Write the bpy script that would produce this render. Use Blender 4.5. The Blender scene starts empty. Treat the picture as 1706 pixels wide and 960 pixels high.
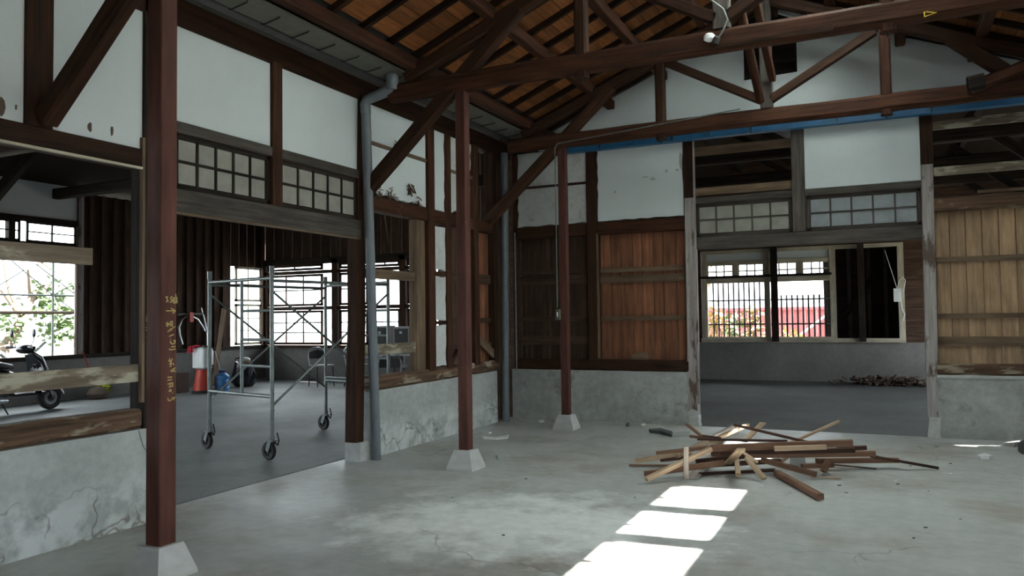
import bpy, math, random
from mathutils import Vector, Matrix
random.seed(7)
V = Vector
R = math.radians
sc = bpy.context.scene
col = sc.collection

# ------------------------------------------------------------------ camera
YAW, PIT, ROLL, F = R(-25.4), R(2.15), R(-0.76), 1300.0
EYE = V((0, 0, 1.5))
fw = V((math.sin(YAW) * math.cos(PIT), math.cos(YAW) * math.cos(PIT), math.sin(PIT)))
r0 = V((math.cos(YAW), -math.sin(YAW), 0))
u0 = r0.cross(fw)
rt = r0 * math.cos(ROLL) + u0 * math.sin(ROLL)
up = -r0 * math.sin(ROLL) + u0 * math.cos(ROLL)
cam = bpy.data.cameras.new('camera')
cam.sensor_width = 36.0
cam.lens = 36.0 * F / 1706.0
cam.clip_end = 300
camo = bpy.data.objects.new('camera', cam)
col.objects.link(camo)
m3 = Matrix((rt, up, -fw)).transposed()
camo.matrix_world = Matrix.Translation(EYE) @ m3.to_4x4()
sc.camera = camo

# ------------------------------------------------------------------ light
sc.view_settings.view_transform = 'Standard'
sc.view_settings.look = 'None'
sc.view_settings.gamma = 1.0
sc.view_settings.use_curve_mapping = False
sc.view_settings.exposure = 1.1
sc.cycles.use_denoising = True
sc.cycles.max_bounces = 8
sc.cycles.diffuse_bounces = 5
sc.cycles.transparent_max_bounces = 12
sc.cycles.sample_clamp_indirect = 8.0
W = bpy.data.worlds.new('sky')
sc.world = W
W.use_nodes = True
bg = W.node_tree.nodes['Background']
bg.inputs[0].default_value = (0.86, 0.95, 1.0, 1)
bg.inputs[1].default_value = 4.0
SUN = V((0.82, 0.22, 1.0))
sl = bpy.data.lights.new('sun', 'SUN')
sl.energy = 30.0
sl.angle = R(0.6)
sl.color = (1.0, 0.96, 0.9)
so = bpy.data.objects.new('sun', sl)
so.rotation_euler = SUN.to_track_quat('Z', 'Y').to_euler()
so.location = (6, 3, 12)
col.objects.link(so)


# ------------------------------------------------------------------ pixel helpers
def ray(px, py):
    return rt * ((px - 853) / F) + up * (-(py - 480) / F) + fw


def onx(px, py, X):
    d = ray(px, py)
    return EYE + d * (X / d.x)


def ony(px, py, Y):
    d = ray(px, py)
    return EYE + d * (Y / d.y)


def onz(px, py, Z=0.0):
    d = ray(px, py)
    return EYE + d * ((Z - 1.5) / d.z)


# ------------------------------------------------------------------ materials
MATS = {}


def ramp(nt, fac, stops):
    n = nt.nodes.new('ShaderNodeValToRGB')
    e = n.color_ramp.elements
    while len(e) < len(stops):
        e.new(0.5)
    for k, (p, c) in enumerate(stops):
        e[k].position = p
        e[k].color = (c[0], c[1], c[2], 1)
    nt.links.new(fac, n.inputs[0])
    return n.outputs[0]


def base(name):
    m = bpy.data.materials.new(name)
    m.use_nodes = True
    nt = m.node_tree
    b = nt.nodes['Principled BSDF']
    MATS[name] = m
    return m, nt, b


def coords(nt, scale, rnd=True):
    t = nt.nodes.new('ShaderNodeTexCoord')
    mp = nt.nodes.new('ShaderNodeMapping')
    mp.inputs['Scale'].default_value = scale
    nt.links.new(t.outputs['UV'], mp.inputs[0])
    out = mp.outputs[0]
    if rnd:
        oi = nt.nodes.new('ShaderNodeObjectInfo')
        mu = nt.nodes.new('ShaderNodeMath')
        mu.operation = 'MULTIPLY'
        mu.inputs[1].default_value = 57.0
        nt.links.new(oi.outputs['Random'], mu.inputs[0])
        ad = nt.nodes.new('ShaderNodeVectorMath')
        nt.links.new(out, ad.inputs[0])
        nt.links.new(mu.outputs[0], ad.inputs[1])
        out = ad.outputs[0]
    return out


def noise(nt, vec, scale, detail=5.0, rough=0.6):
    n = nt.nodes.new('ShaderNodeTexNoise')
    n.inputs['Scale'].default_value = scale
    n.inputs['Detail'].default_value = detail
    n.inputs['Roughness'].default_value = rough
    nt.links.new(vec, n.inputs['Vector'])
    return n.outputs[0]


def mixc(nt, fac, a, b, mode='MIX'):
    n = nt.nodes.new('ShaderNodeMix')
    n.data_type = 'RGBA'
    n.blend_type = mode
    for s, v in ((n.inputs[0], fac), (n.inputs[6], a), (n.inputs[7], b)):
        if hasattr(v, 'links') or hasattr(v, 'is_linked'):
            nt.links.new(v, s)
        elif isinstance(v, tuple):
            s.default_value = (v[0], v[1], v[2], 1)
        else:
            s.default_value = v
    return n.outputs[2]


def bump(nt, b, h, strength, dist=0.01):
    n = nt.nodes.new('ShaderNodeBump')
    n.inputs['Strength'].default_value = strength
    n.inputs['Distance'].default_value = dist
    nt.links.new(h, n.inputs['Height'])
    nt.links.new(n.outputs[0], b.inputs['Normal'])


def wood(name, dark, light, rough=0.75, var=0.35, blot=None, bl=0.6):
    m, nt, b = base(name)
    v = coords(nt, (1.6, 26, 1))
    g = noise(nt, v, 1.0, 6)
    c = ramp(nt, g, [(0.32, dark), (0.68, light)])
    v2 = coords(nt, (1.0, 3.0, 1))
    g2 = noise(nt, v2, 2.2, 4)
    if blot:
        f = ramp(nt, g2, [(bl - 0.04, (0, 0, 0)), (bl + 0.04, (1, 1, 1))])
        c = mixc(nt, f, c, blot)
    else:
        f = ramp(nt, g2, [(0.3, (0.62, 0.62, 0.62)), (0.7, (1.15, 1.15, 1.15))])
        c = mixc(nt, 1.0, c, f, 'MULTIPLY')
    oi = nt.nodes.new('ShaderNodeObjectInfo')
    f2 = ramp(nt, oi.outputs['Random'], [(0, (1 - var,) * 3), (1, (1 + var * 0.6,) * 3)])
    c = mixc(nt, 1.0, c, f2, 'MULTIPLY')
    nt.links.new(c, b.inputs['Base Color'])
    b.inputs['Roughness'].default_value = rough
    b.inputs['Specular IOR Level'].default_value = 0.15 if max(light) < 0.2 else 0.3
    bump(nt, b, g, 0.5, 0.006)
    return m


def blotchy(name, c0, c1, scale=1.2, rough=0.85, fine=14, bmp=0.3, stain=None, stain_at=0.62, rnd=True, soft=0.08, amp=.16):
    m, nt, b = base(name)
    v = coords(nt, (1, 1, 1), rnd)
    g = noise(nt, v, scale, 6)
    h = noise(nt, v, fine, 5)
    c = ramp(nt, g, [(0.3, c0), (0.7, c1)])
    hh = ramp(nt, h, [(0.25, (1 - amp,) * 3), (0.75, (1 + amp * .5,) * 3)])
    c = mixc(nt, 1.0, c, hh, 'MULTIPLY')
    if stain:
        s = noise(nt, v, scale * 1.9 + 0.37, 7, 0.66)
        f = ramp(nt, s, [(stain_at - soft, (0, 0, 0)), (stain_at + soft, (1, 1, 1))])
        c = mixc(nt, f, c, stain)
    nt.links.new(c, b.inputs['Base Color'])
    b.inputs['Roughness'].default_value = rough
    bump(nt, b, h, bmp, 0.004)
    return m


def plain(name, c, rough=0.5, metal=0.0, var=0.12, spec=0.5):
    m, nt, b = base(name)
    v = coords(nt, (1, 1, 1))
    g = noise(nt, v, 9, 4)
    cc = ramp(nt, g, [(0.3, tuple(x * (1 - var) for x in c)), (0.7, tuple(min(1, x * (1 + var)) for x in c))])
    nt.links.new(cc, b.inputs['Base Color'])
    b.inputs['Roughness'].default_value = rough
    b.inputs['Metallic'].default_value = metal
    b.inputs['Specular IOR Level'].default_value = spec
    return m


wood('timber', (0.022, 0.011, 0.007), (0.066, 0.029, 0.015))
wood('timber_red', (0.024, 0.011, 0.007), (0.080, 0.031, 0.016), var=0.25)
wood('timber_black', (0.012, 0.009, 0.007), (0.034, 0.026, 0.020))
wood('timber_grey', (0.045, 0.040, 0.035), (0.11, 0.098, 0.085), var=0.25)
wood('post_paint', (0.068, 0.026, 0.020), (0.105, 0.042, 0.033), 0.6, 0.12)
wood('roof_board', (0.17, 0.062, 0.018), (0.32, 0.122, 0.036), 0.8, 0.3)
wood('rafter', (0.016, 0.009, 0.006), (0.04, 0.02, 0.012))
wood('board_tan', (0.30, 0.19, 0.105), (0.50, 0.34, 0.21), 0.8, 0.28)
wood('board_red', (0.13, 0.052, 0.026), (0.25, 0.105, 0.055), 0.8, 0.3)
wood('board_brown', (0.045, 0.028, 0.02), (0.10, 0.062, 0.043), 0.85, 0.3)
wood('rail_plaster', (0.11, 0.085, 0.06), (0.21, 0.17, 0.125), 0.85, 0.2, (0.36, 0.34, 0.26), 0.56)
wood('rail_tan', (0.10, 0.065, 0.04), (0.20, 0.14, 0.09), 0.85, 0.25)
wood('rotten', (0.04, 0.027, 0.019), (0.15, 0.09, 0.058), 0.95, 0.2, (0.27, 0.225, 0.17), 0.58)
wood('paint_peel', (0.20, 0.17, 0.155), (0.36, 0.34, 0.335), 0.85, 0.15, (0.09, 0.065, 0.05), 0.6)
wood('cream_frame', (0.42, 0.38, 0.28), (0.62, 0.58, 0.46), 0.7, 0.1)
wood('plank_light', (0.33, 0.22, 0.14), (0.52, 0.39, 0.27), 0.75, 0.25)
wood('plank_brown', (0.13, 0.070, 0.045), (0.24, 0.135, 0.085), 0.75, 0.3)
wood('plank_dark', (0.05, 0.028, 0.022), (0.12, 0.06, 0.045), 0.75, 0.3)
wood('plank_grey', (0.28, 0.24, 0.21), (0.46, 0.41, 0.37), 0.8, 0.2)
blotchy('plaster', (0.53, 0.585, 0.60), (0.59, 0.65, 0.665), 0.9, 0.9, 60, 0.08, amp=.04)
blotchy('plaster_dirty', (0.44, 0.46, 0.45), (0.56, 0.59, 0.585), 1.4, 0.9, 18, 0.3, (0.36, 0.33, 0.27), 0.66)
blotchy('concrete_wall', (0.25, 0.26, 0.245), (0.42, 0.44, 0.42), 1.5, 0.9, 12, 0.35, (0.15, 0.15, 0.13), 0.64)
blotchy('concrete_dark', (0.15, 0.15, 0.14), (0.24, 0.24, 0.225), 1.0, 0.9, 14, 0.3)
blotchy('concrete_block', (0.34, 0.35, 0.34), (0.52, 0.53, 0.52), 3, 0.9, 18, 0.5)
plain('pvc', (0.12, 0.14, 0.155), 0.5)
plain('gutter', (0.11, 0.11, 0.09), 0.8)
plain('steel', (0.17, 0.195, 0.19), 0.45, 0.5, 0.3)
plain('rubber', (0.02, 0.02, 0.02), 0.75)
plain('black', (0.018, 0.018, 0.02), 0.4)
plain('black_gloss', (0.015, 0.016, 0.02), 0.2)
plain('silver', (0.5, 0.52, 0.54), 0.3, 0.7)
plain('blue_steel', (0.010, 0.095, 0.21), 0.5, 0.0, 0.2)
plain('dark_iron', (0.03, 0.03, 0.03), 0.6, 0.3)
plain('white_plastic', (0.68, 0.70, 0.68), 0.5)
plain('red_plastic', (0.50, 0.05, 0.025), 0.5)
plain('red_cloth', (0.62, 0.035, 0.06), 0.85)
plain('blue_plastic', (0.07, 0.25, 0.55), 0.35)
plain('deep_blue', (0.02, 0.05, 0.18), 0.4)
plain('paper', (0.72, 0.74, 0.74), 0.8)
plain('chalk', (0.40, 0.31, 0.12), 0.9)
plain('yellow', (0.6, 0.45, 0.04), 0.7)
plain('lime', (0.42, 0.44, 0.04), 0.8)
plain('clay', (0.09, 0.065, 0.05), 0.9)
plain('fence_red', (0.60, 0.20, 0.22), 0.6)
plain('leaf_green', (0.11, 0.17, 0.06), 0.7, 0, 0.4)
plain('leaf_yellow', (0.36, 0.27, 0.10), 0.7, 0, 0.4)
plain('bark', (0.16, 0.12, 0.09), 0.9)
plain('dark_slate', (0.075, 0.085, 0.085), 0.8)
plain('slate_pale', (0.34, 0.36, 0.35), 0.85)
plain('lamp_white', (0.8, 0.85, 0.85), 0.4)
blotchy('ground_out', (0.13, 0.13, 0.11), (0.19, 0.185, 0.16), 0.5, 0.95, 8)
blotchy('tile_roof', (0.05, 0.05, 0.05), (0.09, 0.09, 0.09), 1.0)


def floor_mat(name, c0, c1, brown, rr=(0.36, 0.62), glow=None):
    m, nt, b = base(name)
    v = coords(nt, (1, 1, 1), False)
    g = noise(nt, v, 0.55, 7, 0.62)
    h = noise(nt, v, 9, 6)
    c = ramp(nt, g, [(0.35, c0), (0.62, c1)])
    s = noise(nt, v, 0.83, 8, 0.62)
    f = ramp(nt, s, [(0.50, (0, 0, 0)), (0.66, (0.8, 0.8, 0.8))])
    c = mixc(nt, f, c, brown)
    if glow:                      # streaky glow beside the sun patches, painted into the slab colour
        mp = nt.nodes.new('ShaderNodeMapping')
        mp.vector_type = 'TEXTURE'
        mp.inputs['Location'].default_value = (glow[0], glow[1], 0)
        mp.inputs['Rotation'].default_value = (0, 0, glow[4])
        mp.inputs['Scale'].default_value = (glow[2], glow[3], 1)
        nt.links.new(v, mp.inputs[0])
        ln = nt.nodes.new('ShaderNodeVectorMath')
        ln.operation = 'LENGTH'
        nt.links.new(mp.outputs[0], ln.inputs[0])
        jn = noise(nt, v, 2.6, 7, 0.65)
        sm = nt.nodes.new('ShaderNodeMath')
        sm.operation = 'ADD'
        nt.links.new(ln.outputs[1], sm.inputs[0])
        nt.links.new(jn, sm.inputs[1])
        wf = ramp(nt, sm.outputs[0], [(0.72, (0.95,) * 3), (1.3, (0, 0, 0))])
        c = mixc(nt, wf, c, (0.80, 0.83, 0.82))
    hh = ramp(nt, h, [(0.3, (0.86,) * 3), (0.7, (1.08,) * 3)])
    c = mixc(nt, 1.0, c, hh, 'MULTIPLY')
    # hairline cracks and chalky flecks
    vo = nt.nodes.new('ShaderNodeTexVoronoi')
    vo.feature = 'DISTANCE_TO_EDGE'
    vo.inputs['Scale'].default_value = 0.55
    wv = nt.nodes.new('ShaderNodeVectorMath')
    nt.links.new(v, wv.inputs[0])
    nn = nt.nodes.new('ShaderNodeTexNoise')
    nn.inputs['Scale'].default_value = 3.0
    nt.links.new(v, nn.inputs['Vector'])
    sc2 = nt.nodes.new('ShaderNodeVectorMath')
    sc2.operation = 'SCALE'
    sc2.inputs['Scale'].default_value = 0.35
    nt.links.new(nn.outputs['Color'], sc2.inputs[0])
    nt.links.new(sc2.outputs[0], wv.inputs[1])
    nt.links.new(wv.outputs[0], vo.inputs['Vector'])
    cr = ramp(nt, vo.outputs['Distance'], [(0.0, (.7, .7, .7)), (0.0045, (0, 0, 0))])
    mk = ramp(nt, noise(nt, v, 0.7, 2), [(0.52, (0, 0, 0)), (0.56, (0.75,) * 3)])
    crm = mixc(nt, 1.0, cr, mk, 'MULTIPLY')
    c = mixc(nt, crm, c, (0.06, 0.055, 0.05))
    fl = ramp(nt, noise(nt, v, 38, 2), [(0.73, (0, 0, 0)), (0.76, (0.6,) * 3)])
    c = mixc(nt, fl, c, (0.6, 0.62, 0.62))
    nt.links.new(c, b.inputs['Base Color'])
    ro = ramp(nt, s, [(0.35, (rr[0],) * 3), (0.65, (rr[1],) * 3)])
    nt.links.new(ro, b.inputs['Roughness'])
    bump(nt, b, h, 0.25, 0.003)


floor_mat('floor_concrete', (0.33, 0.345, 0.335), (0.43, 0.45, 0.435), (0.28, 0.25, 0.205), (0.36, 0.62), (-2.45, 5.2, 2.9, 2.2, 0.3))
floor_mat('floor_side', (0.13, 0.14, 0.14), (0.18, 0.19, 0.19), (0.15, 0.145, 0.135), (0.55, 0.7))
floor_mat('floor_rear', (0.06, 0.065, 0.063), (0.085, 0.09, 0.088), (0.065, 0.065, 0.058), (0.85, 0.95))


def cracked(name):
    m, nt, b = base(name)
    v = coords(nt, (1, 1, 1), False)
    g = noise(nt, v, 1.3, 6)
    h = noise(nt, v, 14, 5)
    c = ramp(nt, g, [(0.3, (0.29, 0.31, 0.30)), (0.7, (0.45, 0.475, 0.465))])
    hh = ramp(nt, h, [(0.25, (0.8,) * 3), (0.75, (1.1,) * 3)])
    c = mixc(nt, 1.0, c, hh, 'MULTIPLY')
    sep = nt.nodes.new('ShaderNodeSeparateXYZ')
    nt.links.new(v, sep.inputs[0])
    low = ramp(nt, sep.outputs[1], [(0.24, (1, 1, 1)), (0.44, (0, 0, 0))])
    ef = ramp(nt, noise(nt, v, 3.5, 6), [(0.42, (0, 0, 0)), (0.56, (0.8,) * 3)])
    efm = mixc(nt, 1.0, low, ef, 'MULTIPLY')
    c = mixc(nt, efm, c, (0.56, 0.60, 0.60))
    vo = nt.nodes.new('ShaderNodeTexVoronoi')
    vo.feature = 'DISTANCE_TO_EDGE'
    vo.inputs['Scale'].default_value = 2.6
    nn = nt.nodes.new('ShaderNodeTexNoise')
    nn.inputs['Scale'].default_value = 5
    nt.links.new(v, nn.inputs['Vector'])
    s2 = nt.nodes.new('ShaderNodeVectorMath')
    s2.operation = 'SCALE'
    s2.inputs['Scale'].default_value = 0.3
    nt.links.new(nn.outputs['Color'], s2.inputs[0])
    ad = nt.nodes.new('ShaderNodeVectorMath')
    nt.links.new(v, ad.inputs[0])
    nt.links.new(s2.outputs[0], ad.inputs[1])
    nt.links.new(ad.outputs[0], vo.inputs['Vector'])
    cr = ramp(nt, vo.outputs['Distance'], [(0.0, (1, 1, 1)), (0.03, (0, 0, 0))])
    mk = ramp(nt, noise(nt, v, 2.3, 3), [(0.43, (0, 0, 0)), (0.5, (0.8,) * 3)])
    crm = mixc(nt, 1.0, mixc(nt, 1.0, cr, mk, 'MULTIPLY'), low, 'MULTIPLY')
    c = mixc(nt, crm, c, (0.12, 0.10, 0.075))
    nt.links.new(c, b.inputs['Base Color'])
    b.inputs['Roughness'].default_value = 0.9
    bump(nt, b, h, 0.35, 0.004)


cracked('wainscot')


def pane_mat(name, c, trans):
    m, nt, b = base(name)
    v = coords(nt, (1, 1, 1))
    g = noise(nt, v, 6, 5)
    cc = ramp(nt, g, [(0.3, tuple(x * 0.8 for x in c)), (0.7, tuple(x * 1.1 for x in c))])
    nt.links.new(cc, b.inputs['Base Color'])
    b.inputs['Roughness'].default_value = 0.35
    t = nt.nodes.new('ShaderNodeBsdfTranslucent')
    nt.links.new(cc, t.inputs[0])
    mx = nt.nodes.new('ShaderNodeMixShader')
    mx.inputs[0].default_value = trans
    nt.links.new(b.outputs[0], mx.inputs[1])
    nt.links.new(t.outputs[0], mx.inputs[2])
    nt.links.new(mx.outputs[0], nt.nodes['Material Output'].inputs[0])


pane_mat('frosted', (0.36, 0.36, 0.32), 0.3)
pane_mat('added_skylight', (0.86, 0.9, 0.88), 0.85)
pane_mat('frosted_blue', (0.34, 0.38, 0.40), 0.3)


def glass_mat(name):
    m, nt, b = base(name)
    t = nt.nodes.new('ShaderNodeBsdfTransparent')
    g = nt.nodes.new('ShaderNodeBsdfGlossy')
    g.inputs['Roughness'].default_value = 0.05
    fr = nt.nodes.new('ShaderNodeFresnel')
    fr.inputs[0].default_value = 1.3
    mx = nt.nodes.new('ShaderNodeMixShader')
    nt.links.new(fr.outputs[0], mx.inputs[0])
    nt.links.new(t.outputs[0], mx.inputs[1])
    nt.links.new(g.outputs[0], mx.inputs[2])
    nt.links.new(mx.outputs[0], nt.nodes['Material Output'].inputs[0])


glass_mat('glass')


# ------------------------------------------------------------------ mesh building
ORG = {}


class MB:
    def __init__(s):
        s.v, s.f, s.uv = [], [], []

    def face(s, idx, uvs):
        s.f.append(tuple(idx))
        s.uv.append(uvs)

    def box(s, x0, x1, y0, y1, z0, z1):
        d = (abs(x1 - x0), abs(y1 - y0), abs(z1 - z0))
        la = d.index(max(d))
        n = len(s.v)
        P = [(x0, y0, z0), (x1, y0, z0), (x1, y1, z0), (x0, y1, z0), (x0, y0, z1), (x1, y0, z1), (x1, y1, z1), (x0, y1, z1)]
        s.v += [V(p) for p in P]
        for q, ax in (((0, 3, 2, 1), 2), ((4, 5, 6, 7), 2), ((0, 1, 5, 4), 1), ((2, 3, 7, 6), 1), ((1, 2, 6, 5), 0), ((3, 0, 4, 7), 0)):
            o = [a for a in (0, 1, 2) if a != ax]
            if la in o and o[1] == la:
                o = [o[1], o[0]]
            s.face([n + k for k in q], [(P[k][o[0]], P[k][o[1]] + ax * 3.7) for k in q])
        return s

    def panel(s, x0, x1, y0, y1, z0, z1):      # as box but u horizontal, v vertical
        n = len(s.v)
        P = [(x0, y0, z0), (x1, y0, z0), (x1, y1, z0), (x0, y1, z0), (x0, y0, z1), (x1, y0, z1), (x1, y1, z1), (x0, y1, z1)]
        s.v += [V(p) for p in P]
        for q, ax in (((0, 3, 2, 1), 2), ((4, 5, 6, 7), 2), ((0, 1, 5, 4), 1), ((2, 3, 7, 6), 1), ((1, 2, 6, 5), 0), ((3, 0, 4, 7), 0)):
            o = [a for a in (0, 1, 2) if a != ax]
            s.face([n + k for k in q], [(P[k][o[0]], P[k][o[1]]) for k in q])
        return s

    def beam(s, p0, p1, w, h, upv=(0, 0, 1), ch=0.0, seg=1, jit=0.0, taper=1.0):
        p0, p1 = V(p0), V(p1)
        d = p1 - p0
        L = d.length
        d.normalize()
        sd = d.cross(V(upv))
        if sd.length < 1e-4:
            sd = d.cross(V((0, 1, 0)))
        sd.normalize()
        u2 = sd.cross(d)
        a, b = w / 2, h / 2
        if ch > 0:
            ring = [(a, -b + ch), (a, b - ch), (a - ch, b), (-a + ch, b), (-a, b - ch), (-a, -b + ch), (-a + ch, -b), (a - ch, -b)]
        else:
            ring = [(a, -b), (a, b), (-a, b), (-a, -b)]
        k = len(ring)
        n0 = len(s.v)
        per = [0]
        for i in range(k):
            q = ring[(i + 1) % k]
            per.append(per[-1] + math.hypot(q[0] - ring[i][0], q[1] - ring[i][1]))
        for i in range(seg + 1):
            t = i / seg
            sc_ = 1 + (taper - 1) * t
            off = V((random.uniform(-jit, jit), random.uniform(-jit, jit), random.uniform(-jit, jit))) if jit else V((0, 0, 0))
            for (x, y) in ring:
                jj = 1 + (random.uniform(-jit, jit) * 4 if jit else 0)
                s.v.append(p0 + d * (L * t) + (sd * x + u2 * y) * sc_ * jj + off)
        for i in range(seg):
            for j in range(k):
                a0, a1 = n0 + i * k + j, n0 + i * k + (j + 1) % k
                b0, b1 = a0 + k, a1 + k
                u_0, u_1 = L * i / seg, L * (i + 1) / seg
                s.face((a0, a1, b1, b0), [(u_0, per[j]), (u_0, per[j + 1]), (u_1, per[j + 1]), (u_1, per[j])])
        e = n0 + seg * k
        s.face([n0 + j for j in range(k)][::-1], [(ring[j][0], ring[j][1]) for j in range(k)][::-1])
        s.face([e + j for j in range(k)], [(ring[j][0], ring[j][1]) for j in range(k)])
        return s

    def tube(s, pts, r, n=10, cap=True):
        pts = [V(p) for p in pts]
        rs = r if isinstance(r, (list, tuple)) else [r] * len(pts)
        n0 = len(s.v)
        prev = None
        L = 0
        for i, p in enumerate(pts):
            if i == 0:
                t = pts[1] - p
            elif i == len(pts) - 1:
                t = p - pts[i - 1]
            else:
                t = (pts[i + 1] - p).normalized() + (p - pts[i - 1]).normalized()
            t.normalize()
            if prev is None:
                a = t.cross(V((0, 0, 1)))
                if a.length < 0.05:
                    a = t.cross(V((0, 1, 0)))
            else:
                a = prev - t * prev.dot(t)
            a.normalize()
            prev = a
            b = t.cross(a)
            for j in range(n):
                an = 2 * math.pi * j / n
                s.v.append(p + (a * math.cos(an) + b * math.sin(an)) * rs[i])
        for i in range(len(pts) - 1):
            L1 = L + (pts[i + 1] - pts[i]).length
            for j in range(n):
                a0, a1 = n0 + i * n + j, n0 + i * n + (j + 1) % n
                s.face((a0, a1, a1 + n, a0 + n), [(L, j * rs[i]), (L, (j + 1) * rs[i]), (L1, (j + 1) * rs[i]), (L1, j * rs[i])])
            L = L1
        if cap:
            s.face([n0 + j for j in range(n)][::-1], [(0, 0)] * n)
            e = n0 + (len(pts) - 1) * n
            s.face([e + j for j in range(n)], [(0, 0)] * n)
        return s

    def lathe(s, prof, c, axis=(0, 0, 1), n=20, cap=True):
        c = V(c)
        ax = V(axis).normalized()
        a = ax.cross(V((0, 0, 1)))
        if a.length < 0.05:
            a = V((1, 0, 0))
        a.normalize()
        b = ax.cross(a)
        n0 = len(s.v)
        for (r, h) in prof:
            for j in range(n):
                an = 2 * math.pi * j / n
                s.v.append(c + ax * h + (a * math.cos(an) + b * math.sin(an)) * r)
        for i in range(len(prof) - 1):
            for j in range(n):
                a0, a1 = n0 + i * n + j, n0 + i * n + (j + 1) % n
                s.face((a0, a1, a1 + n, a0 + n), [(j / n, prof[i][1]), ((j + 1) / n, prof[i][1]), ((j + 1) / n, prof[i + 1][1]), (j / n, prof[i + 1][1])])
        if cap:
            s.face([n0 + j for j in range(n)][::-1], [(0, 0)] * n)
            e = n0 + (len(prof) - 1) * n
            s.face([e + j for j in range(n)], [(0, 0)] * n)
        return s

    def loft(s, rings):
        n = len(rings[0])
        n0 = len(s.v)
        for rg in rings:
            s.v += [V(p) for p in rg]
        for i in range(len(rings) - 1):
            for j in range(n):
                a0, a1 = n0 + i * n + j, n0 + i * n + (j + 1) % n
                s.face((a0, a1, a1 + n, a0 + n), [(i * .1, j * .1), (i * .1, j * .1 + .1), (i * .1 + .1, j * .1 + .1), (i * .1 + .1, j * .1)])
        s.face([n0 + j for j in range(n)][::-1], [(0, 0)] * n)
        e = n0 + (len(rings) - 1) * n
        s.face([e + j for j in range(n)], [(0, 0)] * n)
        return s

    def poly(s, pts, axis, c0, c1):
        """outline of (horizontal, z) points extruded from c0 to c1 along axis 'x' or 'y'"""
        n = len(pts)
        n0 = len(s.v)
        for c in (c0, c1):
            for (h, z) in pts:
                s.v.append(V((c, h, z)) if axis == 'x' else V((h, c, z)))
        s.face([n0 + j for j in range(n)], [tuple(p) for p in pts])
        s.face([n0 + n + j for j in range(n)][::-1], [tuple(p) for p in pts][::-1])
        for j in range(n):
            k = (j + 1) % n
            s.face((n0 + j, n0 + n + j, n0 + n + k, n0 + k), [pts[j], pts[j], pts[k], pts[k]])
        return s

    def obj(s, name, mat, parent=None, smooth=False):
        o0 = ORG.get(parent.name, V((0, 0, 0))) if parent else V((0, 0, 0))
        me = bpy.data.meshes.new(name)
        me.from_pydata([tuple(p - o0) for p in s.v], [], s.f)
        uvl = me.uv_layers.new(name='UVMap')
        flat = []
        for u in s.uv:
            for p in u:
                flat += [float(p[0]), float(p[1])]
        uvl.data.foreach_set('uv', flat)
        if smooth:
            me.polygons.foreach_set('use_smooth', [True] * len(me.polygons))
        me.materials.append(MATS[mat])
        me.update()
        import bmesh
        bm = bmesh.new()
        bm.from_mesh(me)
        bmesh.ops.recalc_face_normals(bm, faces=bm.faces)
        bm.to_mesh(me)
        bm.free()
        if smooth:
            try:
                me.set_sharp_from_angle(angle=R(40))
            except Exception:
                pass
        o = bpy.data.objects.new(name, me)
        col.objects.link(o)
        if parent:
            o.parent = parent
        ORG[o.name] = o0
        return o


def tag(o, label, cat, group=None, kind=None):
    o['label'] = label
    o['category'] = cat
    if group:
        o['group'] = group
    if kind:
        o['kind'] = kind
    return o


def thing(name, label, cat, loc, group=None, kind=None):
    o = bpy.data.objects.new(name, None)
    o.empty_display_size = 0.1
    o.location = loc
    col.objects.link(o)
    ORG[o.name] = V(loc)
    return tag(o, label, cat, group, kind)


def solo(mb, name, mat, label, cat, group=None, kind=None, smooth=False):
    """a thing that is one mesh: origin at the middle of its underside"""
    xs = [p.x for p in mb.v]
    ys = [p.y for p in mb.v]
    c = V(((min(xs) + max(xs)) / 2, (min(ys) + max(ys)) / 2, min(p.z for p in mb.v)))
    mb.v = [p - c for p in mb.v]
    o = mb.obj(name, mat, None, smooth)
    o.location = c
    ORG[o.name] = c
    return tag(o, label, cat, group, kind)


def struct(mb, name, mat, label, cat):
    return tag(mb.obj(name, mat), label, cat, None, 'structure')


def ragged(pts, amp, step=0.12, skip=()):
    """roughen an outline: broken plaster edges"""
    out = []
    n = len(pts)
    for i in range(n):
        a, b = pts[i], pts[(i + 1) % n]
        L = math.hypot(b[0] - a[0], b[1] - a[1])
        k = max(1, int(L / step))
        nx, nz = -(b[1] - a[1]) / L, (b[0] - a[0]) / L
        out.append(a)
        if i in skip:
            continue
        for j in range(1, k):
            t = j / k
            q = random.uniform(-0.2 * amp, amp)
            out.append((a[0] + (b[0] - a[0]) * t + nx * q, a[1] + (b[1] - a[1]) * t + nz * q))
    return out


# ================================================================== SETTING
XL, YB = -5.03, 10.62
SLOPE = 0.41
RX = -1.2


def zr(x):                      # underside of the rafters
    return 5.51 - SLOPE * abs(x - RX)


# ---- floors
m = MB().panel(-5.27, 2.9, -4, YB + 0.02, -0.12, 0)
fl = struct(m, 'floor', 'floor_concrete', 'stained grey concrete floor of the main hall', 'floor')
m = MB().panel(-14.6, -5.31, -4, 15.6, -0.12, 0)
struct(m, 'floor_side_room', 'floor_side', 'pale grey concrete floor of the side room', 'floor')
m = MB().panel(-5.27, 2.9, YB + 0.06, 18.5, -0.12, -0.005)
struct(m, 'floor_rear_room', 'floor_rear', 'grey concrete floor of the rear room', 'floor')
m = MB().panel(-60, 60, -60, 70, -0.5, -0.13)
struct(m, 'ground', 'ground_out', 'bright sunlit ground outside the building', 'ground')

# ---- left wall of the hall
m = MB().panel(-5.2, -5.0, -4, 4.13, 0, 0.705)
wl = struct(m, 'wall_left', 'wainscot', 'timber framed left wall with white plaster over a concrete base', 'wall')
WY = 7.0


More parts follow.
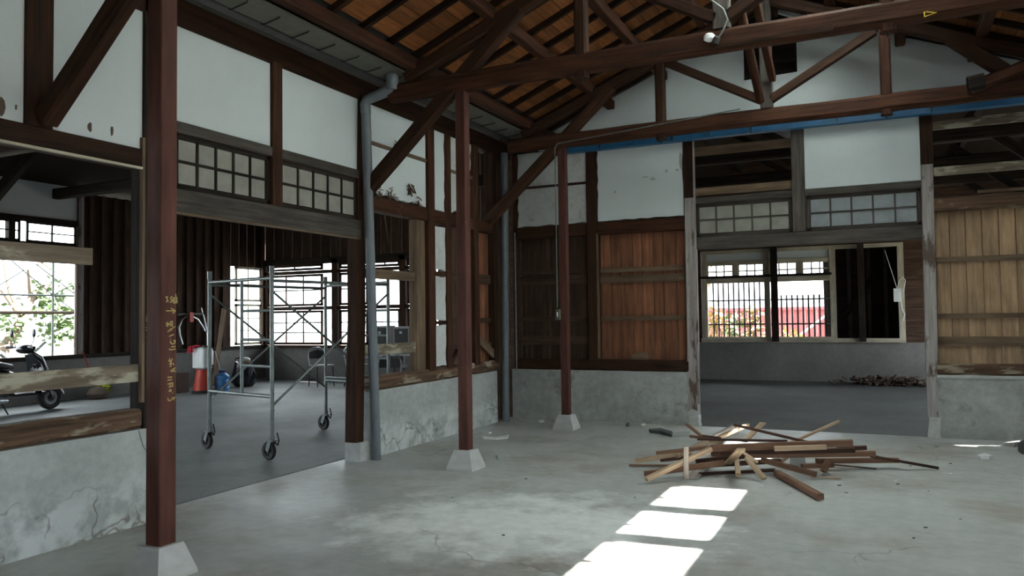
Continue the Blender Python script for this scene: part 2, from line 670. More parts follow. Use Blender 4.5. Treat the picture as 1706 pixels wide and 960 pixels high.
def lb(y0, y1, z0, z1, name, mat, x1=XL, d=0.12, ch=0.006, par=None, smooth=False):
    mb = MB()
    if (y1 - y0) > (z1 - z0):
        mb.beam((x1 - d / 2, y0, (z0 + z1) / 2), (x1 - d / 2, y1, (z0 + z1) / 2), d, z1 - z0, ch=ch)
    else:
        mb.beam((x1 - d / 2, (y0 + y1) / 2, z0), (x1 - d / 2, (y0 + y1) / 2, z1), d, y1 - y0, upv=(0, 1, 0), ch=ch)
    return mb.obj(name, mat, par or wl, smooth)


m = MB().poly([(7.14, 0), (10.07, 0), (10.07, 0.735), (7.14, 0.715)], 'x', -5.2, -5.035)
m.obj('wainscot', 'wainscot', wl)
MB().panel(-5.2, -5.04, 6.99, 7.13, 0, 0.71).obj('wainscot', 'concrete_wall', wl)
# broken corner block of the near base
MB().poly([(4.13, 0.69), (4.05, 0.70), (4.09, 0.58), (4.13, 0.52)], 'x', -5.02, -4.985).obj('plaster_flake', 'concrete_block', wl)
# footing of the doorway post
MB().box(-5.2, -5.0, 6.76, 6.93, 0, 0.2).obj('footing', 'concrete_block', wl)
# sills
MB().beam((-5.1, -4, 0.78), (-5.1, 4.1, 0.785), 0.17, 0.145, ch=0.02, seg=34, jit=0.006).obj('sill_beam', 'rotten', wl)
MB().beam((-5.1, 7.0, 0.80), (-5.1, 10.1, 0.815), 0.16, 0.15, ch=0.02, seg=18, jit=0.006).obj('sill_beam', 'rotten', wl)
# near bay
lb(-4, 4.12, 2.67, 2.81, 'lintel_beam', 'timber', d=0.16)
lb(-4, 4.1, 2.655, 2.672, 'edge_batten', 'cream_frame', x1=-5.02, d=0.03, ch=0)
lb(-4, 3.72, 1.91, 2.03, 'wall_rail', 'rail_plaster', x1=-5.06, d=0.03, ch=0)
lb(-4, 4.1, 1.055, 1.185, 'wall_rail', 'rail_plaster', x1=-5.06, d=0.03, ch=0)
for y0, y1, z0, z1 in ((3.21, 3.40, 2.81, 4.0), (0.2, 0.36, 0.85, 4.0), (-2.6, -2.44, 0.85, 4.0)):
    lb(y0, y1, z0, z1, 'wall_post', 'timber', d=0.14)
lb(4.12, 4.30, 0.62, 4.0, 'wall_post', 'timber_black', d=0.15)
lb(4.10, 4.125, 0.9, 2.9, 'edge_batten', 'rail_tan', x1=-5.025, d=0.03, ch=0)
lb(4.30, 4.42, 0.0, 4.0, 'wall_post', 'timber_black', d=0.15)
for y0, y1 in ((-4, -2.6), (-2.44, 0.2), (0.36, 3.21), (3.40, 4.12)):
    mb = MB().poly(ragged([(y0, 2.80), (y1, 2.80), (y1, 4.0), (y0, 4.0)], 0.012, 0.15, (1, 2, 3)), 'x', -5.1, -5.055)
    mb.obj('plaster_panel', 'plaster', wl)
# torn spots in the near plaster
for (px, py, w, h) in ((150, 212, 10, 20), (187, 218, 6, 24), (4, 178, 14, 36), (27, 178, 4, 10)):
    c = onx(px, py, -5.05)
    k = 0.0042
    pts = [(c.y + w * k * math.cos(a) * random.uniform(.5, .8) * .5, c.z + h * k * math.sin(a) * random.uniform(.6, 1) * .5) for a in [i * .7 for i in range(9)]]
    MB().poly(pts, 'x', -5.056, -5.048).obj('torn_patch', 'clay', wl)
# doorway bay
lb(4.42, 6.84, 2.37, 2.56, 'lintel_beam', 'timber_grey', d=0.14)
lb(4.42, 6.84, 2.355, 2.372, 'edge_batten', 'rail_tan', x1=-5.03, d=0.03, ch=0)
lb(4.42, 6.84, 3.01, 3.10, 'transom_rail', 'timber_grey', d=0.14)
lb(5.495, 5.625, 2.56, 3.9, 'wall_post', 'timber', x1=-5.02, d=0.13)
MB().beam((-5.10, 6.80, 0.2), (-5.10, 6.91, 4.0), 0.14, 0.15, upv=(0, 1, 0), ch=0.008, seg=6, jit=0.004).obj('wall_post', 'timber', wl)
for y0, y1 in ((4.42, 5.50), (5.62, 6.86)):
    MB().panel(-5.1, -5.055, y0, y1, 3.08, 3.9).obj('plaster_panel', 'plaster', wl)
# plate along the top
lb(-4, 10.6, 3.875, 4.10, 'wall_plate', 'timber', d=0.16)
# far bay
lb(6.98, 10.1, 2.70, 2.86, 'lintel_beam', 'timber_red', d=0.14)
lb(6.98, 8.12, 1.95, 2.06, 'wall_rail', 'rail_tan', x1=-5.09, d=0.03, ch=0)
lb(6.98, 8.10, 1.10, 1.22, 'wall_rail', 'rail_plaster', x1=-5.09, d=0.03, ch=0)
lb(8.0, 8.18, 0.88, 2.70, 'wall_post', 'rail_tan', x1=-5.06, d=0.12)
lb(8.2, 8.36, 0.85, 3.88, 'wall_post', 'timber_red', x1=XL + .012, d=0.13)
lb(8.65, 8.77, 0.85, 3.88, 'wall_post', 'timber_red', x1=XL + .012, d=0.13)
lb(9.39, 9.53, 0.85, 3.88, 'wall_post', 'timber', x1=XL + .012, d=0.13)
lb(9.98, 10.10, 0.85, 3.88, 'wall_post', 'timber', x1=XL + .012, d=0.13)
# narrow plaster strip
for z0, z1 in ((0.90, 1.42), (1.47, 2.03), (2.10, 2.66)):
    MB().poly(ragged([(8.37, z0), (8.65, z0), (8.65, z1), (8.37, z1)], 0.02, 0.08), 'x', -5.10, -5.045).obj('plaster_panel', 'plaster_dirty', wl)
lb(8.36, 8.66, 2.03, 2.09, 'wall_rail', 'timber_red', x1=-5.05, d=0.06, ch=0)
lb(8.36, 8.66, 1.425, 1.465, 'wall_rail', 'timber', x1=-5.06, d=0.04, ch=0)
# boards of the corner bay
y = 8.77
while y < 9.97:
    w = random.uniform(0.14, 0.17)
    if not (9.34 < y < 9.40):
        MB().beam((-5.125 + random.uniform(-.004, .004), y + w / 2, 0.88), (-5.125, y + w / 2, 2.70), w - 0.005, 0.022, upv=(1, 0, 0), ch=.008).obj('wall_board', 'board_brown' if y < 9.3 else 'board_red', wl)
    y += w
for z0, z1 in ((1.97, 2.11), (1.43, 1.49), (1.09, 1.15)):
    lb(8.77, 9.4, z0, z1, 'wall_rail', 'board_brown', x1=-5.08, d=0.03, ch=0)
    lb(9.53, 9.98, z0, z1, 'wall_rail', 'board_brown', x1=-5.08, d=0.03, ch=0)
for k in range(4):
    MB().beam((-5.17, 10.07 + k * .14, 0.0), (-5.17, 10.07 + k * .14, 3.9), .137, .02, upv=(1, 0, 0), ch=.006).obj('wall_board', 'board_brown', wl)
MB().beam((-5.05, 9.50, 1.22), (-5.05, 10.02, 0.96), 0.03, 0.11, ch=0).obj('loose_board', 'rail_tan', wl)
MB().beam((-5.07, 8.77, 0.90), (-5.07, 9.25, 1.25), 0.03, 0.05, ch=0).obj('loose_board', 'timber', wl)
# upper plaster of the far bay
MB().poly(ragged([(6.98, 2.90), (8.2, 2.87), (8.2, 3.88), (6.98, 3.88)], 0.035, 0.07, (1, 2, 3)), 'x', -5.1, -5.055).obj('plaster_panel', 'plaster', wl)
MB().poly(ragged([(8.36, 2.80), (8.65, 2.84), (8.65, 3.88), (8.36, 3.88)], 0.02, 0.07, (2,)), 'x', -5.1, -5.05).obj('plaster_panel', 'plaster', wl)
MB().poly(ragged([(8.77, 2.87), (9.34, 2.95), (9.38, 3.88), (8.77, 3.88)], 0.04, 0.08, (2,)), 'x', -5.1, -5.05).obj('plaster_panel', 'plaster_dirty', wl)
lb(6.99, 8.2, 3.425, 3.465, 'batten', 'rail_tan', x1=-5.035, d=0.03, ch=0)
lb(8.77, 9.4, 3.40, 3.44, 'batten', 'rail_tan', x1=-5.035, d=0.03, ch=0)
# straw key hanging out of the torn plaster
for (px, py, n, s) in ((650, 322, 16, 0.07), (683, 312, 16, 0.06), (630, 318, 8, .05), (695, 332, 6, .05), (660, 240, 6, .06), (667, 345, 6, .07)):
    c = onx(px, py, -5.04)
    mb = MB()
    for k in range(n):
        a = c + V((random.uniform(0, .02), random.uniform(-s, s), random.uniform(-s, s) * .7))
        mb.beam(a, a + V((random.uniform(.0, .03), random.uniform(-.06, .06), random.uniform(-.09, .03))), 0.016, 0.006)
    mb.obj('straw_tuft', 'rotten', wl)['kind'] = 'stuff'
MB().beam((-5.02, 7.25, 2.72), (-5.03, 7.36, 2.33), 0.02, 0.006, taper=.2).obj('splinter', 'rotten', wl)


# ---- transom windows of the doorway bays
WN = [0]


def window(label, cat='window'):
    WN[0] += 1
    return WN[0]


def transom(axis, a0, a1, z0, z1, c, ncol, nrow, frame, pane, label, tk=0.035, mu=0.022):
    """a glazed transom sash in a wall plane (axis = constant coordinate)"""
    n = window(label)
    sgn = 1 if axis == 'x' else -1

    def bx(h0, h1, q0, q1, d0, d1):
        lo, hi = sorted((c - sgn * d0, c - sgn * d1))
        return MB().box(lo, hi, h0, h1, q0, q1) if axis == 'x' else MB().box(h0, h1, lo, hi, q0, q1)
    mb = bx(a0, a1, z0, z0 + tk, 0.0, 0.04)
    for q in (bx(a0, a1, z1 - tk, z1, 0, 0.04), bx(a0, a0 + tk, z0, z1, 0, 0.04), bx(a1 - tk, a1, z0, z1, 0, 0.04)):
        n0 = len(mb.v)
        mb.v += q.v
        mb.f += [tuple(i + n0 for i in f) for f in q.f]
        mb.uv += q.uv
    w = struct(mb, 'window_%d' % n, frame, label, 'window')
    if pane == 'glass':
        w['group'] = 'glazed sashes of the side and rear rooms'
    A0, A1, Z0, Z1 = a0 + tk, a1 - tk, z0 + tk, z1 - tk
    for i in range(1, ncol):
        x = A0 + (A1 - A0) * i / ncol
        bx(x - mu / 2, x + mu / 2, Z0, Z1, 0.004, 0.03).obj('muntin', frame, w)
    for j in range(1, nrow):
        z = Z0 + (Z1 - Z0) * j / nrow
        bx(A0, A1, z - mu / 2, z + mu / 2, 0.002, 0.028).obj('muntin', frame, w)
    for i in range(ncol):
        for j in range(nrow):
            bx(A0 + (A1 - A0) * i / ncol + mu / 2, A0 + (A1 - A0) * (i + 1) / ncol - mu / 2,
               Z0 + (Z1 - Z0) * j / nrow + mu / 2, Z0 + (Z1 - Z0) * (j + 1) / nrow - mu / 2, 0.016, 0.020).obj('pane', pane, w)
    return w


transom('x', 4.43, 5.49, 2.565, 3.01, -5.06, 5, 2, 'timber_black', 'frosted', 'frosted transom window over the side-room doorway, beside the lettered post')
transom('x', 5.63, 6.82, 2.565, 3.01, -5.06, 5, 2, 'timber_black', 'frosted', 'frosted transom window over the side-room doorway, beside the grey downpipe')

# ---- back wall of the hall
m = MB().panel(-5.05, -2.42, 10.6, 10.78, 0, 0.725)
wb = struct(m, 'wall_back', 'concrete_wall', 'timber framed back wall with bare boards, plaster and a wide doorway', 'wall')


def bb(x0, x1, z0, z1, name, mat, y0=YB, d=0.12, ch=0.006):
    mb = MB()
    if (x1 - x0) > (z1 - z0):
        mb.beam((x0, y0 + d / 2, (z0 + z1) / 2), (x1, y0 + d / 2, (z0 + z1) / 2), d, z1 - z0, ch=ch)
    else:
        mb.beam(((x0 + x1) / 2, y0 + d / 2, z0), ((x0 + x1) / 2, y0 + d / 2, z1), x1 - x0, d, upv=(0, 1, 0), ch=ch)
    return mb.obj(name, mat, wb)


MB().panel(0.56, 2.9, 10.6, 10.78, 0, 0.735).obj('wainscot', 'concrete_wall', wb)
MB().panel(0.56, 2.9, 10.585, 10.62, 0.715, 0.745).obj('wainscot_edge', 'concrete_block', wb)
# crumbled corner blocks at the foot of the doorway posts
MB().poly(ragged([(-2.42, 0), (-2.27, 0), (-2.29, 0.2), (-2.36, 0.23), (-2.42, 0.2)], 0.01, 0.05), 'y', 10.6, 10.76).obj('footing', 'concrete_block', wb)
MB().poly(ragged([(0.44, 0), (0.58, 0), (0.58, 0.24), (0.46, 0.24)], 0.01, 0.05), 'y', 10.58, 10.76).obj('footing', 'concrete_block', wb)
MB().beam((-5.0, 10.68, 0.805), (-2.4, 10.68, 0.805), 0.14, 0.155, ch=0.015, seg=14, jit=0.004).obj('sill_beam', 'timber', wb)
MB().beam((0.56, 10.68, 0.81), (2.9, 10.68, 0.815), 0.14, 0.13, ch=0.02, seg=16, jit=0.008).obj('sill_beam', 'rotten', wb)
bb(-5.0, -3.82, 2.67, 2.84, 'lintel_beam', 'timber', d=0.14)
bb(-3.69, -2.42, 2.67, 2.85, 'lintel_beam', 'timber_red', d=0.14)
bb(0.58, 2.9, 2.70, 2.87, 'lintel_beam', 'rotten', d=0.14)
bb(-3.83, -3.69, 0.87, 3.95, 'wall_post', 'timber', y0=10.6, d=0.14)
bb(-3.69, -3.665, 0.9, 2.68, 'edge_batten', 'rail_tan', y0=10.61, d=0.03, ch=0)
bb(-5.02, -4.94, 0.0, 3.95, 'wall_post', 'timber', d=0.1)
MB().beam((-2.355, 10.68, 0.14), (-2.345, 10.68, 3.1), 0.14, 0.14, upv=(0, 1, 0), ch=0.008, seg=8, jit=0.003).obj('door_post', 'paint_peel', wb)
bb(-2.42, -2.29, 3.1, 4.0, 'door_post', 'timber')
MB().beam((0.51, 10.68, 0.24), (0.53, 10.68, 3.30), 0.13, 0.14, upv=(0, 1, 0), ch=0.008, seg=8, jit=0.003).obj('door_post', 'paint_peel', wb)
bb(0.46, 0.60, 3.28, 4.0, 'door_post', 'timber', y0=10.61)
bb(-2.285, -2.26, 0.3, 3.9, 'edge_batten', 'paint_peel', y0=10.6, d=0.02, ch=0)
bb(-2.28, 0.46, 2.385, 2.555, 'lintel_beam', 'timber_grey', d=0.14)
bb(-2.28, 0.46, 3.005, 3.095, 'transom_rail', 'timber_grey', d=0.14)
bb(-1.02, -0.86, 2.555, 3.95, 'wall_post', 'timber_grey', y0=10.605, d=0.13)
bb(-2.28, -1.0, 3.67, 3.79, 'wall_rail', 'rail_tan', y0=10.68, d=0.025, ch=0)
bb(-2.28, -1.0, 3.12, 3.23, 'wall_rail', 'rail_tan', y0=10.68, d=0.025, ch=0)
for z0, z1 in ((3.70, 3.81), (3.14, 3.245)):
    bb(0.6, 2.9, z0, z1, 'wall_rail', 'rail_plaster', y0=10.68, d=0.025, ch=0)
bb(1.05, 2.9, 2.895, 2.93, 'wall_rail', 'rail_tan', y0=10.66, d=0.03, ch=0)
MB().panel(-0.86, 0.46, 10.645, 10.70, 3.095, 3.96).obj('plaster_panel', 'plaster', wb)
MB().poly(ragged([(-3.67, 2.86), (-2.43, 2.865), (-2.43, 3.96), (-3.67, 3.96)], 0.012, 0.1, (2,)), 'y', 10.645, 10.70).obj('plaster_panel', 'plaster', wb)
MB().poly(ragged([(-4.94, 2.85), (-3.83, 2.86), (-3.83, 3.96), (-4.94, 3.96)], 0.02, 0.1, (2,)), 'y', 10.645, 10.70).obj('plaster_panel', 'plaster_dirty', wb)
bb(-4.94, -3.83, 3.42, 3.455, 'batten', 'timber', y0=10.625, d=0.03, ch=0)
for (px, py, w, h) in ((1087, 298, 12, 6), (1110, 285, 6, 6), (1128, 283, 8, 5), (1075, 295, 14, 2), (1134, 268, 6, 34), (1025, 320, 4, 6), (885, 366, 14, 9), (966, 358, 6, 18)):
    c = ony(px, py, 10.64)
    k = 0.0083
    pts = [(c.x + w * k * math.cos(a) * random.uniform(.5, 1) * .5, c.z + h * k * math.sin(a) * random.uniform(.6, 1) * .5) for a in [i * .7 for i in range(9)]]
    MB().poly(pts, 'y', 10.638, 10.646).obj('torn_patch', 'concrete_wall', wb)
# board cladding
x = -4.93
while x < -2.43:
    w = random.uniform(0.135, 0.19)
    if x < -3.83 and x + w > -3.80:
        x = -3.68
        continue
    w = min(w, -2.42 - x)
    MB().beam((x + w / 2, 10.735 + random.uniform(-.004, .004), 0.88), (x + w / 2, 10.735, 2.68), w - 0.005, 0.022, upv=(0, 1, 0), ch=.008).obj('wall_board', 'board_red' if x > -3.7 else 'board_brown', wb)
    x += w
x = 0.585
while x < 2.85:
    w = random.uniform(0.155, 0.175)
    MB().beam((x + w / 2, 10.735 + random.uniform(-.004, .004), 0.86), (x + w / 2, 10.735, 2.72), w - 0.005, 0.022, upv=(0, 1, 0), ch=.008).obj('wall_board', 'board_tan', wb)
    x += w
for x0, x1, sets in ((-4.94, -3.83, ((1.97, 2.11), (2.135, 2.19), (1.43, 1.50), (1.085, 1.215))), (-3.665, -2.42, ((1.97, 2.075), (2.12, 2.19), (1.43, 1.495))), (0.585, 2.9, ((2.09, 2.155), (1.42, 1.475), (1.09, 1.2)))):
    for z0, z1 in sets:
        bb(x0, x1, z0, z1, 'wall_rail', 'rail_tan' if x0 > -4 else 'board_brown', y0=10.69, d=0.026, ch=0)
o = MB().poly([(-3.25, 0.885), (-2.95, 0.885), (-2.96, 0.99), (-3.13, 0.995)], 'y', 10.62, 10.645).obj('offcut', 'rail_tan', wb)
# blue painted girder above the back wall
g = thing('steel_girder', 'bright blue painted steel girder running over the back wall boards', 'girder', (-0.8, 10.54, 3.9))
MB().box(-4.35, 2.6, 10.50, 10.52, 3.87, 4.09).obj('web', 'blue_steel', g)
MB().box(-4.35, 2.6, 10.46, 10.58, 3.865, 3.875).obj('flange', 'blue_steel', g)
for k in range(13):
    MB().box(-4.1 + k * 0.52, -4.085 + k * 0.52, 10.47, 10.50, 3.86, 4.09).obj('stiffener', 'dark_iron' if k % 2 else 'blue_steel', g)
# gable plaster
gp = [(-4.4, 4.2), (-3.9, 4.0), (2.85, 4.0), (2.75, zr(2.75) + .02), (RX, zr(RX) + .02), (-4.4, zr(-4.4) + .02)]
a0, a1, b0 = -1.60, -0.92, 4.62
for poly in ([(-4.6, 3.99), (a0, 3.99), (a0, zr(a0) + .03), (-4.6, zr(-4.6) + .03)], [(a1, 3.99), (2.9, 3.99), (2.9, zr(2.9) + .03), (RX + .0, zr(RX) + .03), (RX, zr(RX) - .02), (a1, zr(a1) - .04)], [(a0, 3.99), (a1, 3.99), (a1, b0 + .02), (a0, b0)]):
    MB().poly(poly, 'y', 10.66, 10.74).obj('gable_plaster', 'plaster', wb)
MB().box(a0 - .02, a1 + .02, 10.9, 10.92, 4.5, 5.6).obj('gable_shutter', 'timber_black', wb)
for k in range(5):
    MB().box(a0 - .02, a1 + .02, 10.84, 10.87, 4.66 + k * .19, 4.76 + k * .19).obj('louvre_slat', 'timber_black', wb)
transom('y', -2.27, -1.03, 2.56, 3.005, 10.66, 5, 2, 'timber_grey', 'frosted', 'dim frosted transom window over the rear doorway, below the open slats')
transom('y', -0.85, 0.45, 2.56, 3.005, 10.66, 5, 2, 'timber_grey', 'frosted_blue', 'bluish frosted transom window over the rear doorway, below the white plaster square')

# ---- right wall and near wall (behind the photographer), unseen veranda added on the right to keep sun out
m = MB().panel(2.63, 2.8, -4, YB, 0, 0.73)
wr = struct(m, 'wall_right', 'concrete_wall', 'open timber framed wall on a concrete base facing the added veranda', 'wall')
for y in (-4, -0.6, 3.3, 6.87, 10.33):
    MB().beam((2.7, y, 0.73), (2.7, y, 4.0), 0.14, 0.14, upv=(0, 1, 0), ch=.006).obj('wall_post', 'timber', wr)
MB().beam((2.7, -4, 2.75), (2.7, 10.4, 2.75), 0.14, 0.16).obj('lintel_beam', 'timber', wr)
MB().panel(2.66, 2.74, -4, 10.44, 2.8, 4.0).obj('plaster_panel', 'plaster', wr)
MB().panel(2.64, 2.76, 3.4, 10.44, 0.7, 2.8).obj('plaster_panel', 'plaster', wr)
for z0, z1 in ((.7, 2.15), (2.45, 2.80), (2.98, 4.0)):      # chinks added beside the corner post to throw small sun spots
    MB().panel(2.66, 2.74, 10.44, YB, z0, z1).obj('plaster_panel', 'plaster', wr)
m = MB().panel(-14.6, 2.9, -4.2, -4.0, 0, 5.6)
struct(m, 'wall_near', 'plaster', 'plain plastered end wall of the hall', 'wall')
m = MB()
m.loft([[(2.8, -4.2, 3.55), (2.8, 10.8, 3.55), (2.8, 10.8, 3.62), (2.8, -4.2, 3.62)], [(5.6, -4.2, 2.95), (5.6, 10.8, 2.95), (5.6, 10.8, 3.02), (5.6, -4.2, 3.02)]])
vr = struct(m, 'ceiling_added_veranda', 'roof_board', 'boarded lean-to roof of the added, unseen veranda', 'roof')
for y in (-4, -0.6, 3.3, 6.87, 10.0):
    MB().beam((5.4, y, -0.13), (5.4, y, 2.98), 0.12, 0.12, upv=(0, 1, 0)).obj('added_veranda_post', 'timber', vr)

# ---- roof of the hall
HX0, HX1 = 1.87, 2.35                      # strip of missing sheathing on the right slope
HY = [(4.9, 5.99), (6.20, 6.97), (7.06, 7.83), (9.30, 9.75), (10.1, 10.45)]
HY = [(a, b) for a, b in HY]


def slab(x0, x1, y0, y1, t0, t1):
    mb = MB()
    mb.loft([[(x0, y0, zr(x0) + t0), (x0, y1, zr(x0) + t0), (x0, y1, zr(x0) + t1), (x0, y0, zr(x0) + t1)],
             [(x1, y0, zr(x1) + t0), (x1, y1, zr(x1) + t0), (x1, y1, zr(x1) + t1), (x1, y0, zr(x1) + t1)]])
    for k, f in enumerate(mb.f):
        mb.uv[k] = [(mb.v[i].y, mb.v[i].x * 1.08) for i in f]
    return mb


mb = slab(-4.95, RX, -4.2, 10.95, 0.12, 0.18)
ce = struct(mb, 'ceiling', 'tile_roof', 'boarded underside of the pitched hall roof with rafters', 'roof')
SX0, SX1, SY0, SY1 = -0.83, 0.465, 5.0, 9.4      # unseen translucent sheets added to the right slope for fill light
for q in ((RX, SX0, -4.2, 10.95), (SX0, SX1, -4.2, SY0), (SX0, SX1, SY1, 10.95), (SX1, HX0, -4.2, 10.95)):
    slab(q[0], q[1], q[2], q[3], 0.09, 0.16).obj('roof_covering', 'tile_roof', ce)
for k in range(5):
    w_ = (SY1 - SY0) / 5
    slab(SX0 - .05, SX1 + .05, SY0 + w_ * k - .02, SY0 + w_ * (k + 1) + .02, 0.165 + .004 * (k % 2), 0.168 + .004 * (k % 2)).obj('added_skylight_sheet', 'added_skylight', ce)
slab(HX1, 2.95, -4.2, 10.95, 0.09, 0.16).obj('roof_covering', 'tile_roof', ce)
ys = [-4.2] + [q for ab in HY for q in ab] + [10.95]
for k in range(0, len(ys), 2):
    slab(HX0, HX1, ys[k], ys[k + 1], 0.06, 0.16).obj('roof_covering', 'tile_roof', ce)
bw = 0.185
for sgn in (-1, 1):
    n = 17 if sgn < 0 else 22
    for k in range(n):
        xa, xb = RX + sgn * k * bw, RX + sgn * (k + 1) * bw
        if sgn > 0 and not (xb < HX0 or xa > HX1):
            continue
        xa, xb = sorted((xa, xb))
        lit = SX0 - .02 < xa and xb < SX1 + .02
        for y0, y1 in (((-4.1, SY0), (SY1, 10.64)) if lit else ((-4.1, 10.64),)):
            slab(max(xa, -4.42) + .004, xb - .004, y0, y1, 0.062 + random.uniform(0, .006), 0.088).obj('roof_board', 'roof_board', ce)
y = 5.05 - 0.455 * 20
while y < 10.6:
    for sgn in (-1, 1):
        xe = -4.42 if sgn < 0 else 2.9
        if sgn > 0 and any(a - 0.05 < y < b + 0.05 for a, b in HY):
            xe = HX0
        MB().beam((RX + sgn * .01, y, zr(RX) + .031), (xe, y, zr(xe) + .031), 0.05, 0.062).obj('rafter', 'rafter', ce)
    y += 0.455
for px_ in (-4.36, -3.45, -2.68, -1.94):
    for x in (px_, 2.47 if px_ == -4.36 else 2 * RX - px_):
        MB().beam((x, -4.1, zr(x) - .06), (x, 10.66, zr(x) - .06), 0.115, 0.125, ch=0.012, seg=10, jit=.004).obj('purlin', 'timber_red', ce)
MB().beam((RX, -4.1, 5.47), (RX, 10.66, 5.47), 0.12, 0.14, ch=.01).obj('ridge_beam', 'timber', ce)

# valley gutter between the hall roof and the side-room roof
g = thing('valley_gutter', 'pale box gutter with wire hangers along the top of the side-room wall', 'gutter', (-4.6, 3.3, 4.05))
MB().box(-4.78, -4.44, -4, 10.6, 4.07, 4.085).obj('trough', 'gutter', g)
MB().box(-4.79, -4.775, -4, 10.6, 4.07, 4.2).obj('trough_side', 'timber_black', g)
MB().box(-5.03, -4.79, -4, 10.6, 4.19, 4.21).obj('soffit', 'timber_black', g)
for k in range(20):
    y = 3.95 + k * 0.37
    if y > 10.4:
        break
    MB().tube([(-4.80, y + .05, 4.075), (-4.78, y + .05, 4.06), (-4.56, y, 4.06), (-4.50, y - .02, 4.10)], 0.006, 6).obj('wire_hanger', 'dark_iron', g)


# ---- trusses
def truss(y, label, logs='timber'):
    t = thing('roof_truss', label, 'truss', (RX, y, 3.75), 'roof trusses across the hall')
    mir = lambda x: 2 * RX - x
    MB().beam((-4.65, y, 3.885), (2.6, y, 3.875), 0.15, 0.19, ch=0.035, seg=16, jit=0.006).obj('tie_beam', 'timber_red', t)
    for s in (0, 1):
        X = (lambda x: x) if s == 0 else mir
        pz = lambda x: zr(x) - 0.19
        MB().beam((X(-4.45), y, pz(-4.45) + .03), (RX, y, pz(RX)), 0.12, 0.14, ch=.02, seg=6, jit=.004).obj('principal_rafter', 'timber', t)
        MB().beam((X(-2.5), y, 3.74), (X(-2.5), y, pz(-2.5)), 0.12, 0.12, upv=(0, 1, 0), ch=.02).obj('queen_post', 'timber_red' if s else 'timber', t)
        MB().beam((X(-1.25), y - .02, 4.08), (X(-2.4), y - .02, 4.72), 0.09, 0.10, ch=.01).obj('strut', 'timber', t)
        MB().beam((X(-5.0), y + .0, 2.86), (X(-3.15), y, 4.52), 0.12, 0.15, ch=.02, seg=5, jit=.003).obj('knee_brace', 'timber', t)
        MB().tube([(X(-2.5), y, 3.70), (X(-2.5), y, 3.76)], 0.012, 8).obj('bolt', 'dark_iron', t)
    MB().beam((RX, y, 3.98), (RX, y, zr(RX) - .1), 0.14, 0.13, upv=(0, 1, 0), ch=.01).obj('king_post', 'timber_grey', t)
    return t


TY = (3.33, 6.87, 9.78)
truss(TY[0], 'dark timber roof truss over the lettered red-brown post')
tn = truss(TY[1], 'dark timber roof truss over the red-brown post amid the hall floor')
tf = truss(TY[2], 'dark timber roof truss just in front of the white plastered gable')
MB().beam((-1.9, TY[1] - .09, 3.83), (-0.3, TY[1] - .09, 3.82), 0.03, 0.05).obj('splice_plate', 'timber', tn)
MB().beam(ony(1618, 146, 9.62), ony(1730, 102, 9.62), 0.1, 0.13, ch=.02).obj('splice_beam', 'timber_red', tf)
MB().beam(ony(1612, 142, 9.62), ony(1640, 136, 9.62), 0.16, 0.17, ch=.03).obj('splice_block', 'timber_black', tf)
# poles bracing one king post against the next
b = MB().tube([(-1.26, 9.68, 4.06), (-1.24, 6.95, 5.2)], 0.05, 10)
solo(b, 'brace_pole', 'timber_red', 'long round brown pole slanting between two king posts', 'pole', smooth=True)
b = MB().beam(ony(1287, 132, 9.66), ony(1256, -12, 8.6), 0.08, 0.09, ch=.01)
solo(b, 'brace_pole', 'timber_red', 'short reddish squared pole nailed beside the gable opening', 'pole')
b = MB().beam(ony(1224, 30, 8.5), ony(1275, -8, 8.5), 0.05, 0.06)
solo(b, 'brace_pole', 'timber_red', 'thin brown cross piece joining the two slanting roof poles', 'pole')


# ---- columns
def column(x, y, s, label, tilt=0.0, knots=0):
    t = thing('support_post', label, 'post', (x, y, 0), 'posts on concrete footings')
    MB().beam((x, y, 0.185), (x + tilt, y, 3.79), s, s, upv=(0, 1, 0), ch=.006).obj('shaft', 'post_paint', t)
    mb = MB()
    rg = []
    for h, w in ((0, .29), (.02, .285), (.17, .19), (.19, .175)):
        rg.append([(x - w / 2, y - w / 2, h), (x + w / 2, y - w / 2, h), (x + w / 2, y + w / 2, h), (x - w / 2, y + w / 2, h)])
    mb.loft(rg)
    mb.obj('footing', 'concrete_block', t)
    return t


c1 = column(-3.90, 3.32, 0.12, 'red-brown post with yellow chalk writing on one side')
c2 = column(-3.80, 6.88, 0.108, 'plain red-brown post on a pale footing beside the damaged plaster strip')
c3 = column(-3.87, 9.80, 0.105, 'slim dark post with conduit and switch box before the boarded wall')
MB().tube([(-3.945, 9.72, 1.62), (-3.945, 9.72, 3.78), (-3.9, 9.70, 3.83), (-1.5, 9.68, 3.99)], 0.008, 6).obj('conduit', 'steel', c3)
MB().box(-3.965, -3.91, 9.70, 9.75, 1.46, 1.60).obj('switch_box', 'gutter', c3)
MB().box(-3.945, -3.93, 9.695, 9.70, 1.50, 1.56).obj('switch', 'lamp_white', c3)

